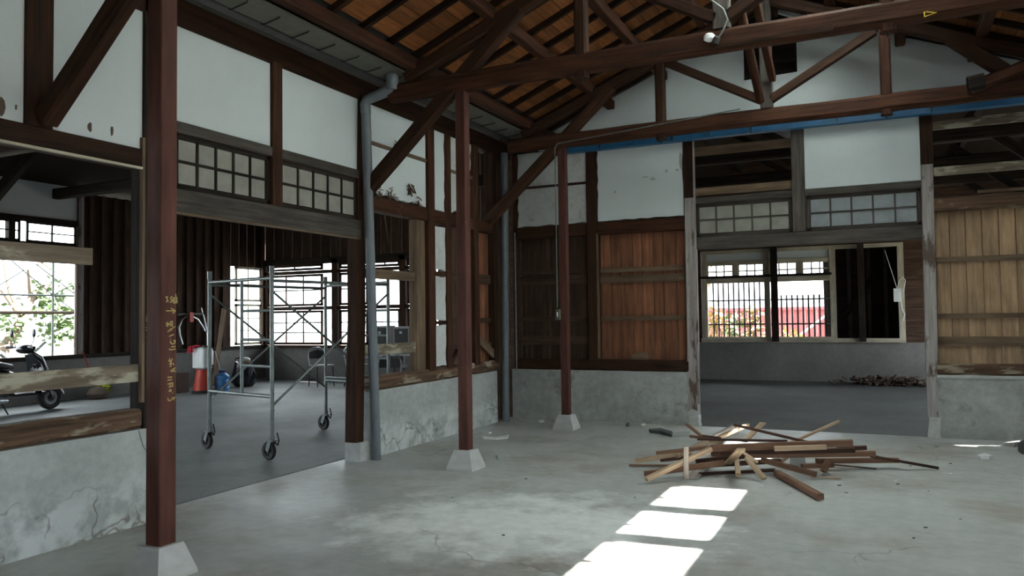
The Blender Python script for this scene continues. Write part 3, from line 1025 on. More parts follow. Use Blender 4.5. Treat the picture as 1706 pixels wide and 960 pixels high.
# chalk writing on the near post, drawn as strokes on its face
XF = -3.90 + 0.06 + 0.0015
Z1 = [[(130, 150), (168, 140), (150, 178), (175, 200), (140, 226)], [(188, 222), (191, 226)], [(245, 142), (222, 142), (212, 180), (238, 190), (234, 216), (205, 230)],
      [(285, 102), (303, 104), (290, 150)], [(262, 160), (312, 155)], [(255, 190), (320, 185)], [(268, 215), (308, 213)], [(258, 240), (314, 236)], [(255, 150), (257, 240)], [(310, 140), (316, 240)],
      [(140, 365), (290, 365)], [(220, 322), (290, 365), (245, 410)],
      [(138, 560), (200, 592)], [(150, 612), (196, 560)], [(165, 540), (168, 622)], [(140, 590), (190, 575)], [(205, 540), (252, 530)], [(210, 570), (246, 574)], [(214, 602), (250, 612)], [(210, 530), (216, 612)], [(245, 532), (238, 610)],
      [(165, 700), (285, 615)], [(200, 650), (235, 682)], [(190, 775), (265, 742)], [(213, 823), (218, 829)], [(205, 868), (240, 898), (278, 885), (288, 838), (258, 846)], [(205, 870), (215, 850)], [(222, 942), (290, 936)]]
Z2 = [[(185, 15), (220, 30), (290, 15)], [(178, 195), (215, 232), (242, 168)], [(200, 165), (205, 215)], [(190, 262), (228, 240), (216, 296), (198, 290)], [(248, 240), (266, 272)],
      [(292, 318), (240, 345), (213, 368), (245, 382), (266, 350), (250, 335), (292, 382)], [(165, 470), (238, 464)], [(165, 516), (236, 506)],
      [(165, 580), (246, 555), (246, 610), (215, 622)], [(215, 560), (212, 600), (185, 632)], [(185, 692), (214, 660), (226, 690), (195, 696)], [(238, 712), (244, 718)], [(168, 800), (178, 842), (226, 836), (242, 790), (272, 832)], [(232, 800), (292, 790)]]
wr_ = MB()
for strokes, oy in ((Z1, 480), (Z2, 580)):
    for s_ in strokes:
        P = [onx(262 + a / 9.6, oy + q / 9.6, XF) for a, q in s_]
        for p, q in zip(P[:-1], P[1:]):
            wr_.beam(p, q, 0.0065, 0.0015, upv=(1, 0, 0))
cw = wr_.obj('chalk_writing', 'chalk', c1)
cw['label'] = 'yellow chalk handwriting'
cw['kind'] = 'stuff'
mb = MB()
for s_ in ([(245, 524), (244, 536)], [(244, 541), (248, 542)], [(243, 546), (248, 546)], [(243, 550), (248, 551)], [(244, 562), (249, 560), (246, 568)]):
    P = [onx(a, q, XL + .002) for a, q in s_]
    for p, q in zip(P[:-1], P[1:]):
        mb.beam(p, q, .006, .0015, upv=(1, 0, 0))
mb.obj('chalk_writing', 'chalk', wl)['kind'] = 'stuff'


# ---- downpipes
def arc(c, r, a0, a1, ax, ay, n=6):
    return [V(c) + V(ax) * (r * math.cos(a0 + (a1 - a0) * k / n)) + V(ay) * (r * math.sin(a0 + (a1 - a0) * k / n)) for k in range(n + 1)]


t = thing('downpipe', 'grey plastic downpipe with an elbow leading up to the gutter', 'pipe', (-4.93, 6.9, 0))
MB().tube([(-4.93, 6.95, 0.0), (-4.93, 6.80, 3.72)], 0.052, 16).obj('pipe', 'pvc', t, True)
MB().tube([(-4.93, 6.80, 3.70), (-4.93, 6.79, 3.79), (-4.90, 6.79, 3.84), (-4.70, 6.80, 3.89), (-4.62, 6.80, 3.92), (-4.59, 6.80, 3.98), (-4.59, 6.80, 4.066)], 0.058, 14).obj('elbow', 'pvc', t, True)
MB().tube([(-4.93, 6.86, 2.93), (-4.93, 6.86, 2.95)], 0.06, 14).obj('collar', 'pvc', t, True)
MB().tube([(-4.59, 6.80, 3.90), (-4.59, 6.80, 4.05)], 0.066, 14).obj('collar', 'pvc', t, True)
t = thing('downpipe', 'grey plastic downpipe standing in the far corner by the boarded wall', 'pipe', (-4.93, 10.2, 0))
MB().tube([(-4.96, 10.18, 0.0), (-4.94, 10.2, 3.9)], 0.052, 16).obj('pipe', 'pvc', t, True)
MB().tube([(-4.88, 10.40, 0.72), (-4.88, 10.40, 2.75)], 0.012, 8).obj('conduit', 'steel', t)

# ================================================================== SIDE ROOM (left)
XA, YW = -14.4, 15.45
m = MB().panel(XA - .2, XA, -4, YW + .2, 0, 0.80)
wa = struct(m, 'wall_side_far', 'concrete_dark', 'dark boarded far wall of the side room with a large open window', 'wall')


def ab(y0, y1, z0, z1, name, mat, x1=XA, d=0.12):
    return MB().box(x1 - d, x1, y0, y1, z0, z1).obj(name, mat, wa)


yw1 = onx(130, 500, XA).y                 # right jamb of the large opening
ab(-4, YW, 0.80, 0.88, 'sill_beam', 'timber_black', x1=XA + .03, d=0.2)
yn0, yn1 = onx(393, 500, XA).y, onx(436, 500, XA).y
# boards and battens between the large opening and the far window
y = yw1 + 0.02
k = 0
while y < YW:
    w = 0.27
    inwin = yn0 - 0.05 < y + w / 2 < yn1 + 0.05
    spans = ((0.88, 4.1),) if not inwin else ((2.85, 4.1),)
    for z0, z1 in spans:
        MB().beam((XA - .07, y + w / 2, z0), (XA - .07, y + w / 2, z1), w - .012, 0.02, upv=(1, 0, 0)).obj('wall_board', 'board_brown', wa)
        if not inwin:
            MB().beam((XA - .03, y, z0), (XA - .03, y, z1), 0.075, 0.06, upv=(1, 0, 0)).obj('wall_stud', 'board_brown', wa)
    y += w
# the part above and below the large opening
ab(-4, yw1, 2.72, 3.04, 'lintel_beam', 'timber_black')
ab(-4, yw1, 3.42, 3.52, 'transom_rail', 'timber_black')
ab(-4, yw1, 3.50, 4.3, 'plaster_panel', 'plaster', x1=XA - .03, d=.06)
ab(yw1, yw1 + .12, 0.86, 4.1, 'wall_post', 'paint_peel')
ab(7.45, 7.60, 3.0, 4.1, 'wall_post', 'timber_black')
for y0 in (1.2, 4.4):
    ab(y0, y0 + .16, 0.86, 4.1, 'wall_post', 'timber_black')
ab(8.9, 9.02, 3.02, 3.45, 'wall_post', 'timber_black', x1=XA + .01)
MB().beam((XA + .02, 8.35, 3.4), (XA + 1.0, 8.75, 4.6), 0.14, 0.16).obj('knee_brace', 'timber_black', wa)
for y0, y1 in ((yw1 - 1.02, yw1 - .03), (yw1 - 2.17, yw1 - 1.14), (yw1 - 3.3, yw1 - 2.25)):
    w = transom('x', y0, y1, 3.04, 3.42, XA - .02, 2, 2, 'timber_black', 'glass', 'small four-pane transom window above the scooter opening')
# small sash window near the far corner
transom('x', yn0, yn1, 0.90, 1.92, XA - .01, 2, 3, 'cream_frame', 'glass', 'narrow lower sash window beside the corner of the side room', 0.06)
transom('x', yn0, yn1, 1.98, 2.85, XA - .01, 2, 2, 'cream_frame', 'glass', 'narrow upper sash window beside the corner of the side room', 0.06)

m = MB().panel(XA - .2, -5.1, YW, YW + .2, 0, 0.80)
wb2 = struct(m, 'wall_side_end', 'concrete_dark', 'window wall at the end of the side room above a dark concrete base', 'wall')


def eb(x0, x1, z0, z1, name, mat, y0=YW, d=0.14):
    return MB().box(x0, x1, y0, y0 + d, z0, z1).obj(name, mat, wb2)


eb(XA, -5.1, 0.80, 0.87, 'sill_beam', 'timber', y0=YW - .04, d=.2)
eb(XA, -5.1, 1.75, 1.84, 'transom_rail', 'timber')
eb(XA, -5.1, 2.66, 2.74, 'transom_rail', 'timber')
eb(XA, -5.1, 2.90, 3.05, 'lintel_beam', 'timber_black', y0=YW - .03)
x = XA
while x < -5.1:
    MB().beam((x + .15, YW + .03, 3.0), (x + .15, YW + .03, 5.9), .29, .03, upv=(0, 1, 0)).obj('wall_board', 'board_brown', wb2)
    x += .3
posts = [ony(q, 500, YW).x for q in (439, 558, 671, 785)] + [-7.0, -5.2]
for x in posts:
    eb(x - .08, x + .08, 0.80, 3.0, 'wall_post', 'timber', y0=YW - .03, d=.16)
for k in range(len(posts) - 1):
    x0, x1 = posts[k] + .08, posts[k + 1] - .08
    if x1 - x0 < 0.4:
        continue
    xm = x0 + (x1 - x0) * (0.86 if k == 0 else 0.5)
    for j, (q0, q1) in enumerate(((x0 + .02, xm - .03), (xm + .03, x1 - .02))):
        if k == 0 and j == 1:
            continue
        for z0, z1, nr, nm in ((0.88, 1.74, 3, 'lower'), (1.85, 2.65, 2, 'upper'), (2.75, 2.9, 1, 'topmost')):
            if k == 1 and j == 1 and nm == 'upper':
                continue
            transom('y', q0, q1, z0, z1, YW + .03, 3 if (k == 0 and nm != 'topmost') else (2 if nm == 'topmost' else 1), nr, 'timber', 'glass', '%s wooden sash with thin glazing bars in the bright side-room window wall' % nm, 0.06, 0.03)
# slanting roof of the side room
m = MB()
m.loft([[(-4.8, -4.2, 4.12), (-4.8, YW + .3, 4.12), (-4.8, YW + .3, 4.2), (-4.8, -4.2, 4.2)], [(-9.6, -4.2, 6.0), (-9.6, YW + .3, 6.0), (-9.6, YW + .3, 6.1), (-9.6, -4.2, 6.1)], [(XA - .4, -4.2, 4.05), (XA - .4, YW + .3, 4.05), (XA - .4, YW + .3, 4.15), (XA - .4, -4.2, 4.15)]])
cs = struct(m, 'ceiling_side_room', 'timber_black', 'dark pitched roof over the side room', 'roof')
for y in (3.33, 6.87, 9.8, 12.6):
    MB().beam((-5.2, y, 4.0), (XA, y, 4.0), 0.16, 0.2, ch=.02).obj('tie_beam', 'timber_black', cs)
    MB().beam((-9.6, y, 4.0), (-9.6, y, 5.95), 0.12, 0.12, upv=(0, 1, 0)).obj('king_post', 'timber_black', cs)
    for s in (-1, 1):
        MB().beam((-9.6, y, 4.1), (-9.6 + s * 2.2, y, 5.1), 0.1, 0.12).obj('strut', 'timber_black', cs)
for x in (-6.2, -7.9, -11.3, -13):
    z = 6.0 - abs(x + 9.6) * .392 - .08
    MB().beam((x, -4, z), (x, YW, z), 0.12, 0.12).obj('purlin', 'timber_black', cs)

# ================================================================== REAR ROOM
YC = 18.4
m = MB().panel(-5.3, 3.0, YC, YC + .18, 0, 0.86)
wc = struct(m, 'wall_rear', 'concrete_dark', 'dim far wall of the rear room with barred windows', 'wall')


def cb(p0, p1, q0, q1, name, mat, y0=YC, d=0.12):
    """member given by pixel columns p0..p1 and rows q0..q1 in the far wall"""
    a = ony((p0 + p1) / 2, q1, YC)
    b_ = ony((p0 + p1) / 2, q0, YC)
    xa = ony(p0, (q0 + q1) / 2, YC).x
    xb = ony(p1, (q0 + q1) / 2, YC).x
    return MB().box(xa, xb, y0, y0 + d, a.z, b_.z).obj(name, mat, wc)


X0, X1, X2, X3 = [ony(q, 500, YC).x for q in (1172, 1389, 1503, 1540)]
MB().panel(-5.3, X0 - .05, YC, YC + .1, .86, 5.2).obj('wall_board', 'board_brown', wc)
MB().panel(X2 + .02, 3.0, YC, YC + .1, .86, 5.2).obj('wall_board', 'board_brown', wc)
MB().panel(X0 - .05, X2 + .02, YC, YC + .1, 2.98, 5.2).obj('wall_board', 'board_brown', wc)
MB().box(X0 - .05, X2 + .05, YC - .08, YC + .12, .86, .95).obj('window_sill', 'cream_frame', wc)
MB().box(X0 - .05, X2 + .05, YC - .02, YC + .12, 2.90, 2.98).obj('window_head', 'cream_frame', wc)
xs = [ony(q, 500, YC).x for q in (1175, 1279, 1389, 1503)]
for x in xs:
    MB().box(x - .07, x + .05, YC - .02, YC + .1, .95, 2.9).obj('window_jamb', 'cream_frame', wc)
MB().box(xs[0], xs[2], YC - .01, YC + .09, 2.22, 2.32).obj('transom_rail', 'cream_frame', wc)
MB().box(xs[0], xs[2], YC - .01, YC + .09, 2.66, 2.73).obj('transom_rail', 'cream_frame', wc)
MB().box(xs[0], xs[2], YC + .03, YC + .07, 2.73, 2.9).obj('head_panel', 'plaster', wc)
for k in (0, 1):
    xm = (xs[k] + xs[k + 1]) / 2
    MB().box(xm - .05, xm + .05, YC, YC + .08, 2.32, 2.66).obj('mullion', 'cream_frame', wc)
    for q0, q1 in ((xs[k] + .05, xm - .05), (xm + .05, xs[k + 1] - .07)):
        transom('y', q0, q1, 2.32, 2.66, YC + .03, 3, 2, 'cream_frame', 'glass', 'little six-pane light above the barred rear-room window', .03, .03)
    n = window('')
    x0, x1 = xs[k] + .05, xs[k + 1] - .07
    mb = MB().box(x0, x1, YC + .09, YC + .095, .95, .965)
    w = struct(MB().box(x0, x1, YC + .005, YC + .03, .95, .985), 'window_%d' % n, 'cream_frame', 'barred rear-room window looking out on %s' % ('yellow leaved plants' if k == 0 else 'the red metal fence'), 'window')
    MB().box(x0, x1, YC + .02, YC + .024, .985, 2.22).obj('pane', 'glass', w)
    nb = 10
    for j in range(1, nb + 1):
        x = x0 + (x1 - x0) * j / (nb + 1)
        MB().tube([(x, YC + .11, .95), (x, YC + .11, 2.22 if k == 0 else 1.92)], .02, 6).obj('bar', 'dark_iron', w)
    for z in (1.27, 1.82):
        MB().tube([(x0, YC + .12, z), (x1, YC + .12, z)], .02, 6).obj('cross_bar', 'dark_iron', w)
# dark posts and rail standing in front
cb(1286, 1297, 400, 569, 'wall_post', 'timber_black', y0=YC - .2, d=.12)
cb(1430, 1441, 400, 569, 'wall_post', 'timber_black', y0=YC - .2, d=.12)
cb(1165, 1386, 458, 462, 'wall_rail', 'timber_black', y0=YC - .16, d=.04)
# the lean-to behind the unglazed opening
m = MB().panel(X1 - .3, 3.0, 19.95, 20.0, -.1, 3.4)
wk = struct(m, 'wall_store', 'timber_black', 'dark board wall seen through the unglazed rear opening', 'wall')
for k in range(16):
    MB().box(X1 - .28, 2.95, 19.925, 19.95, 0.1 + k * .2, .28 + k * .2).obj('wall_board', 'timber_black', wk)
for q in (1415, 1448, 1476):
    x = ony(q, 500, 19.9).x
    MB().box(x - .04, x + .04, 19.88, 19.93, 0, 3.2).obj('wall_stud', 'timber_grey', wk)
MB().beam(ony(1398, 540, 19.86), ony(1470, 440, 19.86), .05, .14, ch=0).obj('diagonal_brace', 'timber_black', wk)
MB().panel(X1 - .3, 3.0, 18.5, 20.1, 3.3, 3.4).obj('store_roof', 'timber_black', wk)
MB().panel(X1 - .12, X1 - .06, 18.55, 20.0, -.1, 3.3).obj('store_side', 'timber_black', wk)
MB().panel(2.94, 3.0, 18.6, 20.0, -.1, 3.3).obj('store_side', 'timber_black', wk)
m = MB().panel(-5.27, -5.12, YB + .1, YC + .1, 0, 4.6)
struct(m, 'wall_rear_left', 'board_brown', 'boarded side wall of the rear room', 'wall')
m = MB().panel(2.85, 3.0, YB + .1, YC + .1, 0, 0.95)
wq = struct(m, 'wall_rear_right', 'concrete_dark', 'side wall of the rear room with a row of openings', 'wall')
MB().panel(2.85, 3.0, YB + .1, YC + .1, 2.3, 4.6).obj('wall_board', 'board_brown', wq)
for y in (10.75, 12.6, 14.4, 16.2, 18.2):
    MB().box(2.86, 2.99, y, y + .3, .95, 2.3).obj('wall_post', 'timber', wq)
m = MB()
m.loft([[(-5.3, 10.9, 3.88), (-5.3, YC + .5, 3.88), (-5.3, YC + .5, 4.0), (-5.3, 10.9, 4.0)], [(RX, 10.9, 5.55), (RX, YC + .5, 5.55), (RX, YC + .5, 5.68), (RX, 10.9, 5.68)], [(3.1, 10.9, 3.88), (3.1, YC + .5, 3.88), (3.1, YC + .5, 4.0), (3.1, 10.9, 4.0)]])
cr_ = struct(m, 'ceiling_rear_room', 'timber_black', 'dark pitched roof over the rear room', 'roof')
for y in (12.4, 14.6, 16.6):
    MB().beam((-5.1, y, 3.95), (2.8, y, 3.95), .15, .18, ch=.02).obj('tie_beam', 'timber_black', cr_)
    for s in (-1, 1):
        MB().beam((RX, y, 4.05), (RX + s * 1.5, y, 5.0), .09, .11).obj('strut', 'timber_black', cr_)
        MB().beam((RX + s * 3.7, y, 3.0), (RX + s * 2.3, y, 4.2), .1, .12).obj('knee_brace', 'timber_black', cr_)
for k in range(9):
    x = -4.6 + k * .85
    z = 5.55 - abs(x - RX) * .4 - .06
    MB().beam((x, 10.9, z), (x, YC, z), .09, .1).obj('purlin', 'timber_black', cr_)

# hanging meter box in the rear room
c = ony(1495, 491, YC - .1)
t = thing('hanging_box', 'small cream box dangling on a cord before the dark rear opening', 'box', c - V((0, 0, .18)))
MB().box(c.x - .07, c.x + .07, c.y - .04, c.y + .04, c.z - .15, c.z + .13).obj('case', 'lamp_white', t)
MB().tube([c + V((0, 0, .12)), c + V((.05, 0, .3)), c + V((.11, 0, .36)), c + V((.16, 0, .3)), c + V((.12, 0, .05))], .008, 6).obj('loop', 'lamp_white', t)
MB().tube([c + V((0, 0, .12)), ony(1474, 417, YC - .1)], .007, 6).obj('cord', 'lamp_white', t)
MB().tube([c + V((.06, 0, -.12)), c + V((.08, 0, -.3)), c + V((.13, 0, -.42)), c + V((.09, 0, -.55))], .012, 6).obj('loose_wire', 'lamp_white', t)
# rubble along the foot of the rear wall
random.seed(21)
mb = MB()
for k in range(240):
    px = random.uniform(1425, 1540)
    p = V((random.gauss(0.15, .45), YC - .28 - abs(random.gauss(0, .22)), 0))
    s = random.uniform(.02, .07)
    h = random.uniform(0, .12)
    mb.beam(p + V((0, 0, h)), p + V((random.uniform(-.15, .15), random.uniform(-.12, .12), h + random.uniform(0.0, .08))), s, s * .6)
solo(mb, 'rubble', 'clay', 'low heap of broken plaster and lath along the rear wall', 'rubble', None, 'stuff')

# ================================================================== OUTSIDE
t = thing('metal_fence', 'red corrugated metal fence outside the rear window', 'fence', (-3, 22.4, -.13))
for k in range(34):
    x = -8.5 + k * .3
    MB().box(x, x + .2, 22.4, 22.42, -.13, 1.62).obj('sheet', 'fence_red', t)
    MB().box(x + .2, x + .3, 22.36, 22.38, -.13, 1.62).obj('sheet', 'fence_red', t)
MB().box(-8.5, 1.8, 22.34, 22.44, 1.6, 1.68).obj('cap_rail', 'fence_red', t)
pa, pb = ony(1340, 553, 22.0), ony(1384, 520, 22.3)
pa += (pa - pb) * ((pa.z + .1) / (pb.z - pa.z))
b = MB().tube([pa, pb], .03, 8)
solo(b, 'prop_pole', 'white_plastic', 'pale pole leaning against the red metal fence', 'pole', smooth=True)


def foliage(c, r, n, s, seed):
    random.seed(seed)
    mb = MB()
    for k in range(n):
        d = V((random.gauss(0, 1), random.gauss(0, 1), random.gauss(0, 1))).normalized() * (random.random() ** .4)
        p = V(c) + V((d.x * r[0], d.y * r[1], d.z * r[2]))
        a = V((random.uniform(-1, 1), random.uniform(-1, 1), random.uniform(-.6, .6))).normalized() * s * random.uniform(.6, 1.3)
        b_ = a.cross(V((random.uniform(-1, 1), random.uniform(-1, 1), 1))).normalized() * s * .4
        n0 = len(mb.v)
        mb.v += [p, p + a * .5 + b_, p + a, p + a * .5 - b_]
        mb.face((n0, n0 + 1, n0 + 2, n0 + 3), [(0, 0), (.1, 0), (.1, .1), (0, .1)])
    return mb


def shrub(x, y, h, w, mat, label, seed):
    t = thing('shrub', label, 'plant', (x, y, -.13), 'plants by the red fence')
    random.seed(seed)
    for k in range(5):
        MB().tube([(x, y, -.13), (x + random.uniform(-w, w) * .4, y, h * .5), (x + random.uniform(-w, w) * .8, y, h * .9)], .012, 5).obj('stem', 'bark', t)
    f = foliage((x, y, h * .68), (w, .3, h * .36), 130, .16, seed).obj('foliage', mat, t)
    f['kind'] = 'stuff'


for k, (q, h, mt, lb_) in enumerate(((1195, 1.75, 'leaf_yellow', 'tall yellowing shrub at the left end of the barred window'), (1222, 1.5, 'leaf_green', 'low green shrub between two yellowing ones before the fence'), (1255, 1.75, 'leaf_yellow', 'yellow leaved shrub in the middle of the barred window'), (1318, 1.1, 'leaf_yellow', 'short pale shrub before the bare red fence sheets'))):
    p = ony(q, 560, 20.1 + .95 * (k % 2))
    shrub(p.x, 20.1 + .95 * (k % 2), h, .32, mt, lb_, 30 + k)
t = thing('tree', 'bare branched yellow leaved tree behind the red fence', 'tree', (-6.3, 25, -.13))
MB().tube([(-6.3, 25, -.13), (-6.2, 25, 1.6), (-5.6, 25, 3.2)], [.1, .08, .05], 8).obj('trunk', 'bark', t)
foliage((-5.8, 25, 2.9), (1.2, .8, 1.1), 260, .16, 5).obj('foliage', 'leaf_yellow', t)['kind'] = 'stuff'


def tree(x, y, pts, blobs, label, seed):
    t = thing('tree', label, 'tree', (x, y, -.13), 'trees outside the scooter window')
    MB().tube(pts, [.16 - .1 * k / len(pts) for k in range(len(pts))], 8).obj('trunk', 'bark', t, True)
    random.seed(seed)
    for k in range(4):
        a = V(pts[2 + k % 2])
        MB().tube([a, a + V((random.uniform(-.3, .3), random.uniform(-.7, .7), .7)), a + V((random.uniform(-.4, .4), random.uniform(-1.1, 1.1), 1.5))], [.06, .04, .02], 6).obj('branch', 'bark', t)
    for k, (c, r, n) in enumerate(blobs):
        foliage(c, r, n, .2, seed + k).obj('foliage', 'leaf_green', t)['kind'] = 'stuff'


tree(-19, 11.6, [(-19, 11.3, -.13), (-19, 11.6, .8), (-19, 12.1, 1.6), (-19, 12.3, 2.1), (-19, 12.9, 2.5)], [((-19, 12.9, 2.0), (.5, .8, .7), 260), ((-19, 13.1, 1.3), (.5, .6, .4), 150), ((-19, 11.7, 1.5), (.5, .5, .5), 120)], 'crooked tree with a leaning trunk outside the scooter window', 50)
tree(-20.5, 9.6, [(-20.5, 10.2, -.13), (-20.5, 10.3, 1), (-20.5, 10.1, 1.8), (-20.5, 9.9, 2.6), (-20.5, 9.7, 3.2)], [((-20.5, 10.4, 2.9), (.9, 1.1, 1.1), 520), ((-20.5, 11.3, 1.7), (.8, .8, .7), 240), ((-20.5, 9.2, 1.6), (.8, .9, .8), 240)], 'broad leafy tree standing upright outside the scooter window', 60)
# outdoor scaffolding against the wall
t = thing('outdoor_scaffold', 'thin steel scaffold standing outside the scooter window', 'scaffold', (-15.6, 9, -.13))
XS = -15.6
for q in (88, -40):
    y = onx(q, 500, XS).y
    MB().tube([(XS, y, -.13), (XS, y, 4)], .024, 8).obj('upright', 'steel', t)
for q in (492, 521):
    z = onx(60, q, XS).z
    MB().tube([(XS, 6.5, z), (XS, 12.5, z)], .02 if q == 492 else .034, 8).obj('ledger', 'steel' if q == 492 else 'bark', t)
for (a, b_) in (((20, 435), (88, 492)), ((88, 492), (130, 470)), ((88, 492), (140, 530)), ((60, 440), (135, 498)), ((0, 475), (40, 450)), ((0, 640), (75, 570)), ((0, 590), (60, 640))):
    MB().tube([onx(*a, XS), onx(*b_, XS)], .012 if a[1] < 520 else .03, 6).obj('diagonal', 'steel', t)

# ================================================================== THINGS
random.seed(11)


def put(mb, name, mat, par, smooth=False, label=None):
    o = mb.obj(name, mat, par, smooth)
    if label:
        o['label'] = label
    return o


# ---- rolling scaffold tower
A, B, C = V((-7.19, 6.80, 0)), V((-5.96, 6.50, 0)), V((-6.88, 8.54, 0))
D = C + (B - A)
sct = thing('scaffold_tower', 'galvanised rolling scaffold tower on castors standing in the side-room doorway', 'scaffold', (A + D) / 2)
zz = lambda p, z: V((p.x, p.y, z))
for p in (A, B, C, D):
    put(MB().tube([zz(p, .25), zz(p, 2.07)], .022, 12), 'upright', 'steel', sct, True)
    put(MB().tube([zz(p, 2.0), zz(p, 2.09)], .028, 12), 'coupler', 'steel', sct, True)
for P, Q in ((A, B), (C, D)):
    I = P.lerp(Q, .54)
    put(MB().tube([zz(P, 1.96), zz(Q, 1.96)], .021, 10), 'frame_rail', 'steel', sct, True)
    put(MB().tube([zz(P, .68), zz(Q, .68)], .021, 10), 'frame_rail', 'steel', sct, True)
    put(MB().tube([zz(I, .68), zz(I, 1.96)], .019, 10), 'ladder_stile', 'steel', sct, True)
    for z in (1.0, 1.29, 1.61):
        put(MB().tube([zz(I, z), zz(Q, z)], .016, 8), 'rung', 'steel', sct, True)
for P, Q in ((A, C), (B, D)):
    put(MB().tube([zz(P, 1.82), zz(Q, .58)], .014, 8), 'cross_brace', 'steel', sct, True)
    put(MB().tube([zz(P, .58), zz(Q, 1.82)], .014, 8), 'cross_brace', 'steel', sct, True)
    put(MB().tube([zz(P, 1.93), zz(Q, 1.93)], .018, 8), 'side_rail', 'steel', sct, True)
put(MB().tube([zz(C, .72), zz(D, .72)], .02, 8), 'side_rail', 'steel', sct, True)
for p, an in ((A, .5), (B, .35), (C, .45), (D, .4)):
    d = V((-math.cos(an), math.sin(an) * .4, 0)).normalized()
    ax = V((-d.y, d.x, 0))
    w = zz(p, .1) + d * .05
    ca = put(MB().tube([zz(p, .21), zz(p, .27)], .03, 10), 'castor_stem', 'steel', sct, True)
    prof = [(.055, -.02), (.09, -.022), (.1, -.012), (.1, .012), (.09, .022), (.055, .02), (.055, -.02)]
    put(MB().lathe(prof, w, ax, 24, False), 'castor_tyre', 'rubber', ca, True)
    hub = MB().lathe([(.022, -.026), (.022, .026)], w, ax, 12)
    for k in range(5):
        a = k * 2 * math.pi / 5
        e = w + d * (.062 * math.cos(a)) + V((0, 0, .062 * math.sin(a)))
        hub.beam(w, e, .018, .02, upv=ax)
    put(hub, 'castor_hub', 'dark_iron', ca)
    f = MB()
    for s in (-1, 1):
        f.beam(w + ax * .032 * s, zz(p, .215) + ax * .032 * s, .05, .008, upv=ax)
    f.box(p.x - .045, p.x + .045, p.y - .045, p.y + .045, .205, .217)
    put(f, 'castor_fork', 'steel', ca)
    put(MB().tube([zz(p, .2) - d * .03, zz(p, .17) - d * .09, zz(p, .22) - d * .11, zz(p, .30) - d * .08], .009, 6), 'brake_lever', 'dark_iron', ca)

# ---- heap of demolition timber
GP = 'demolition timber heaped on the hall floor'
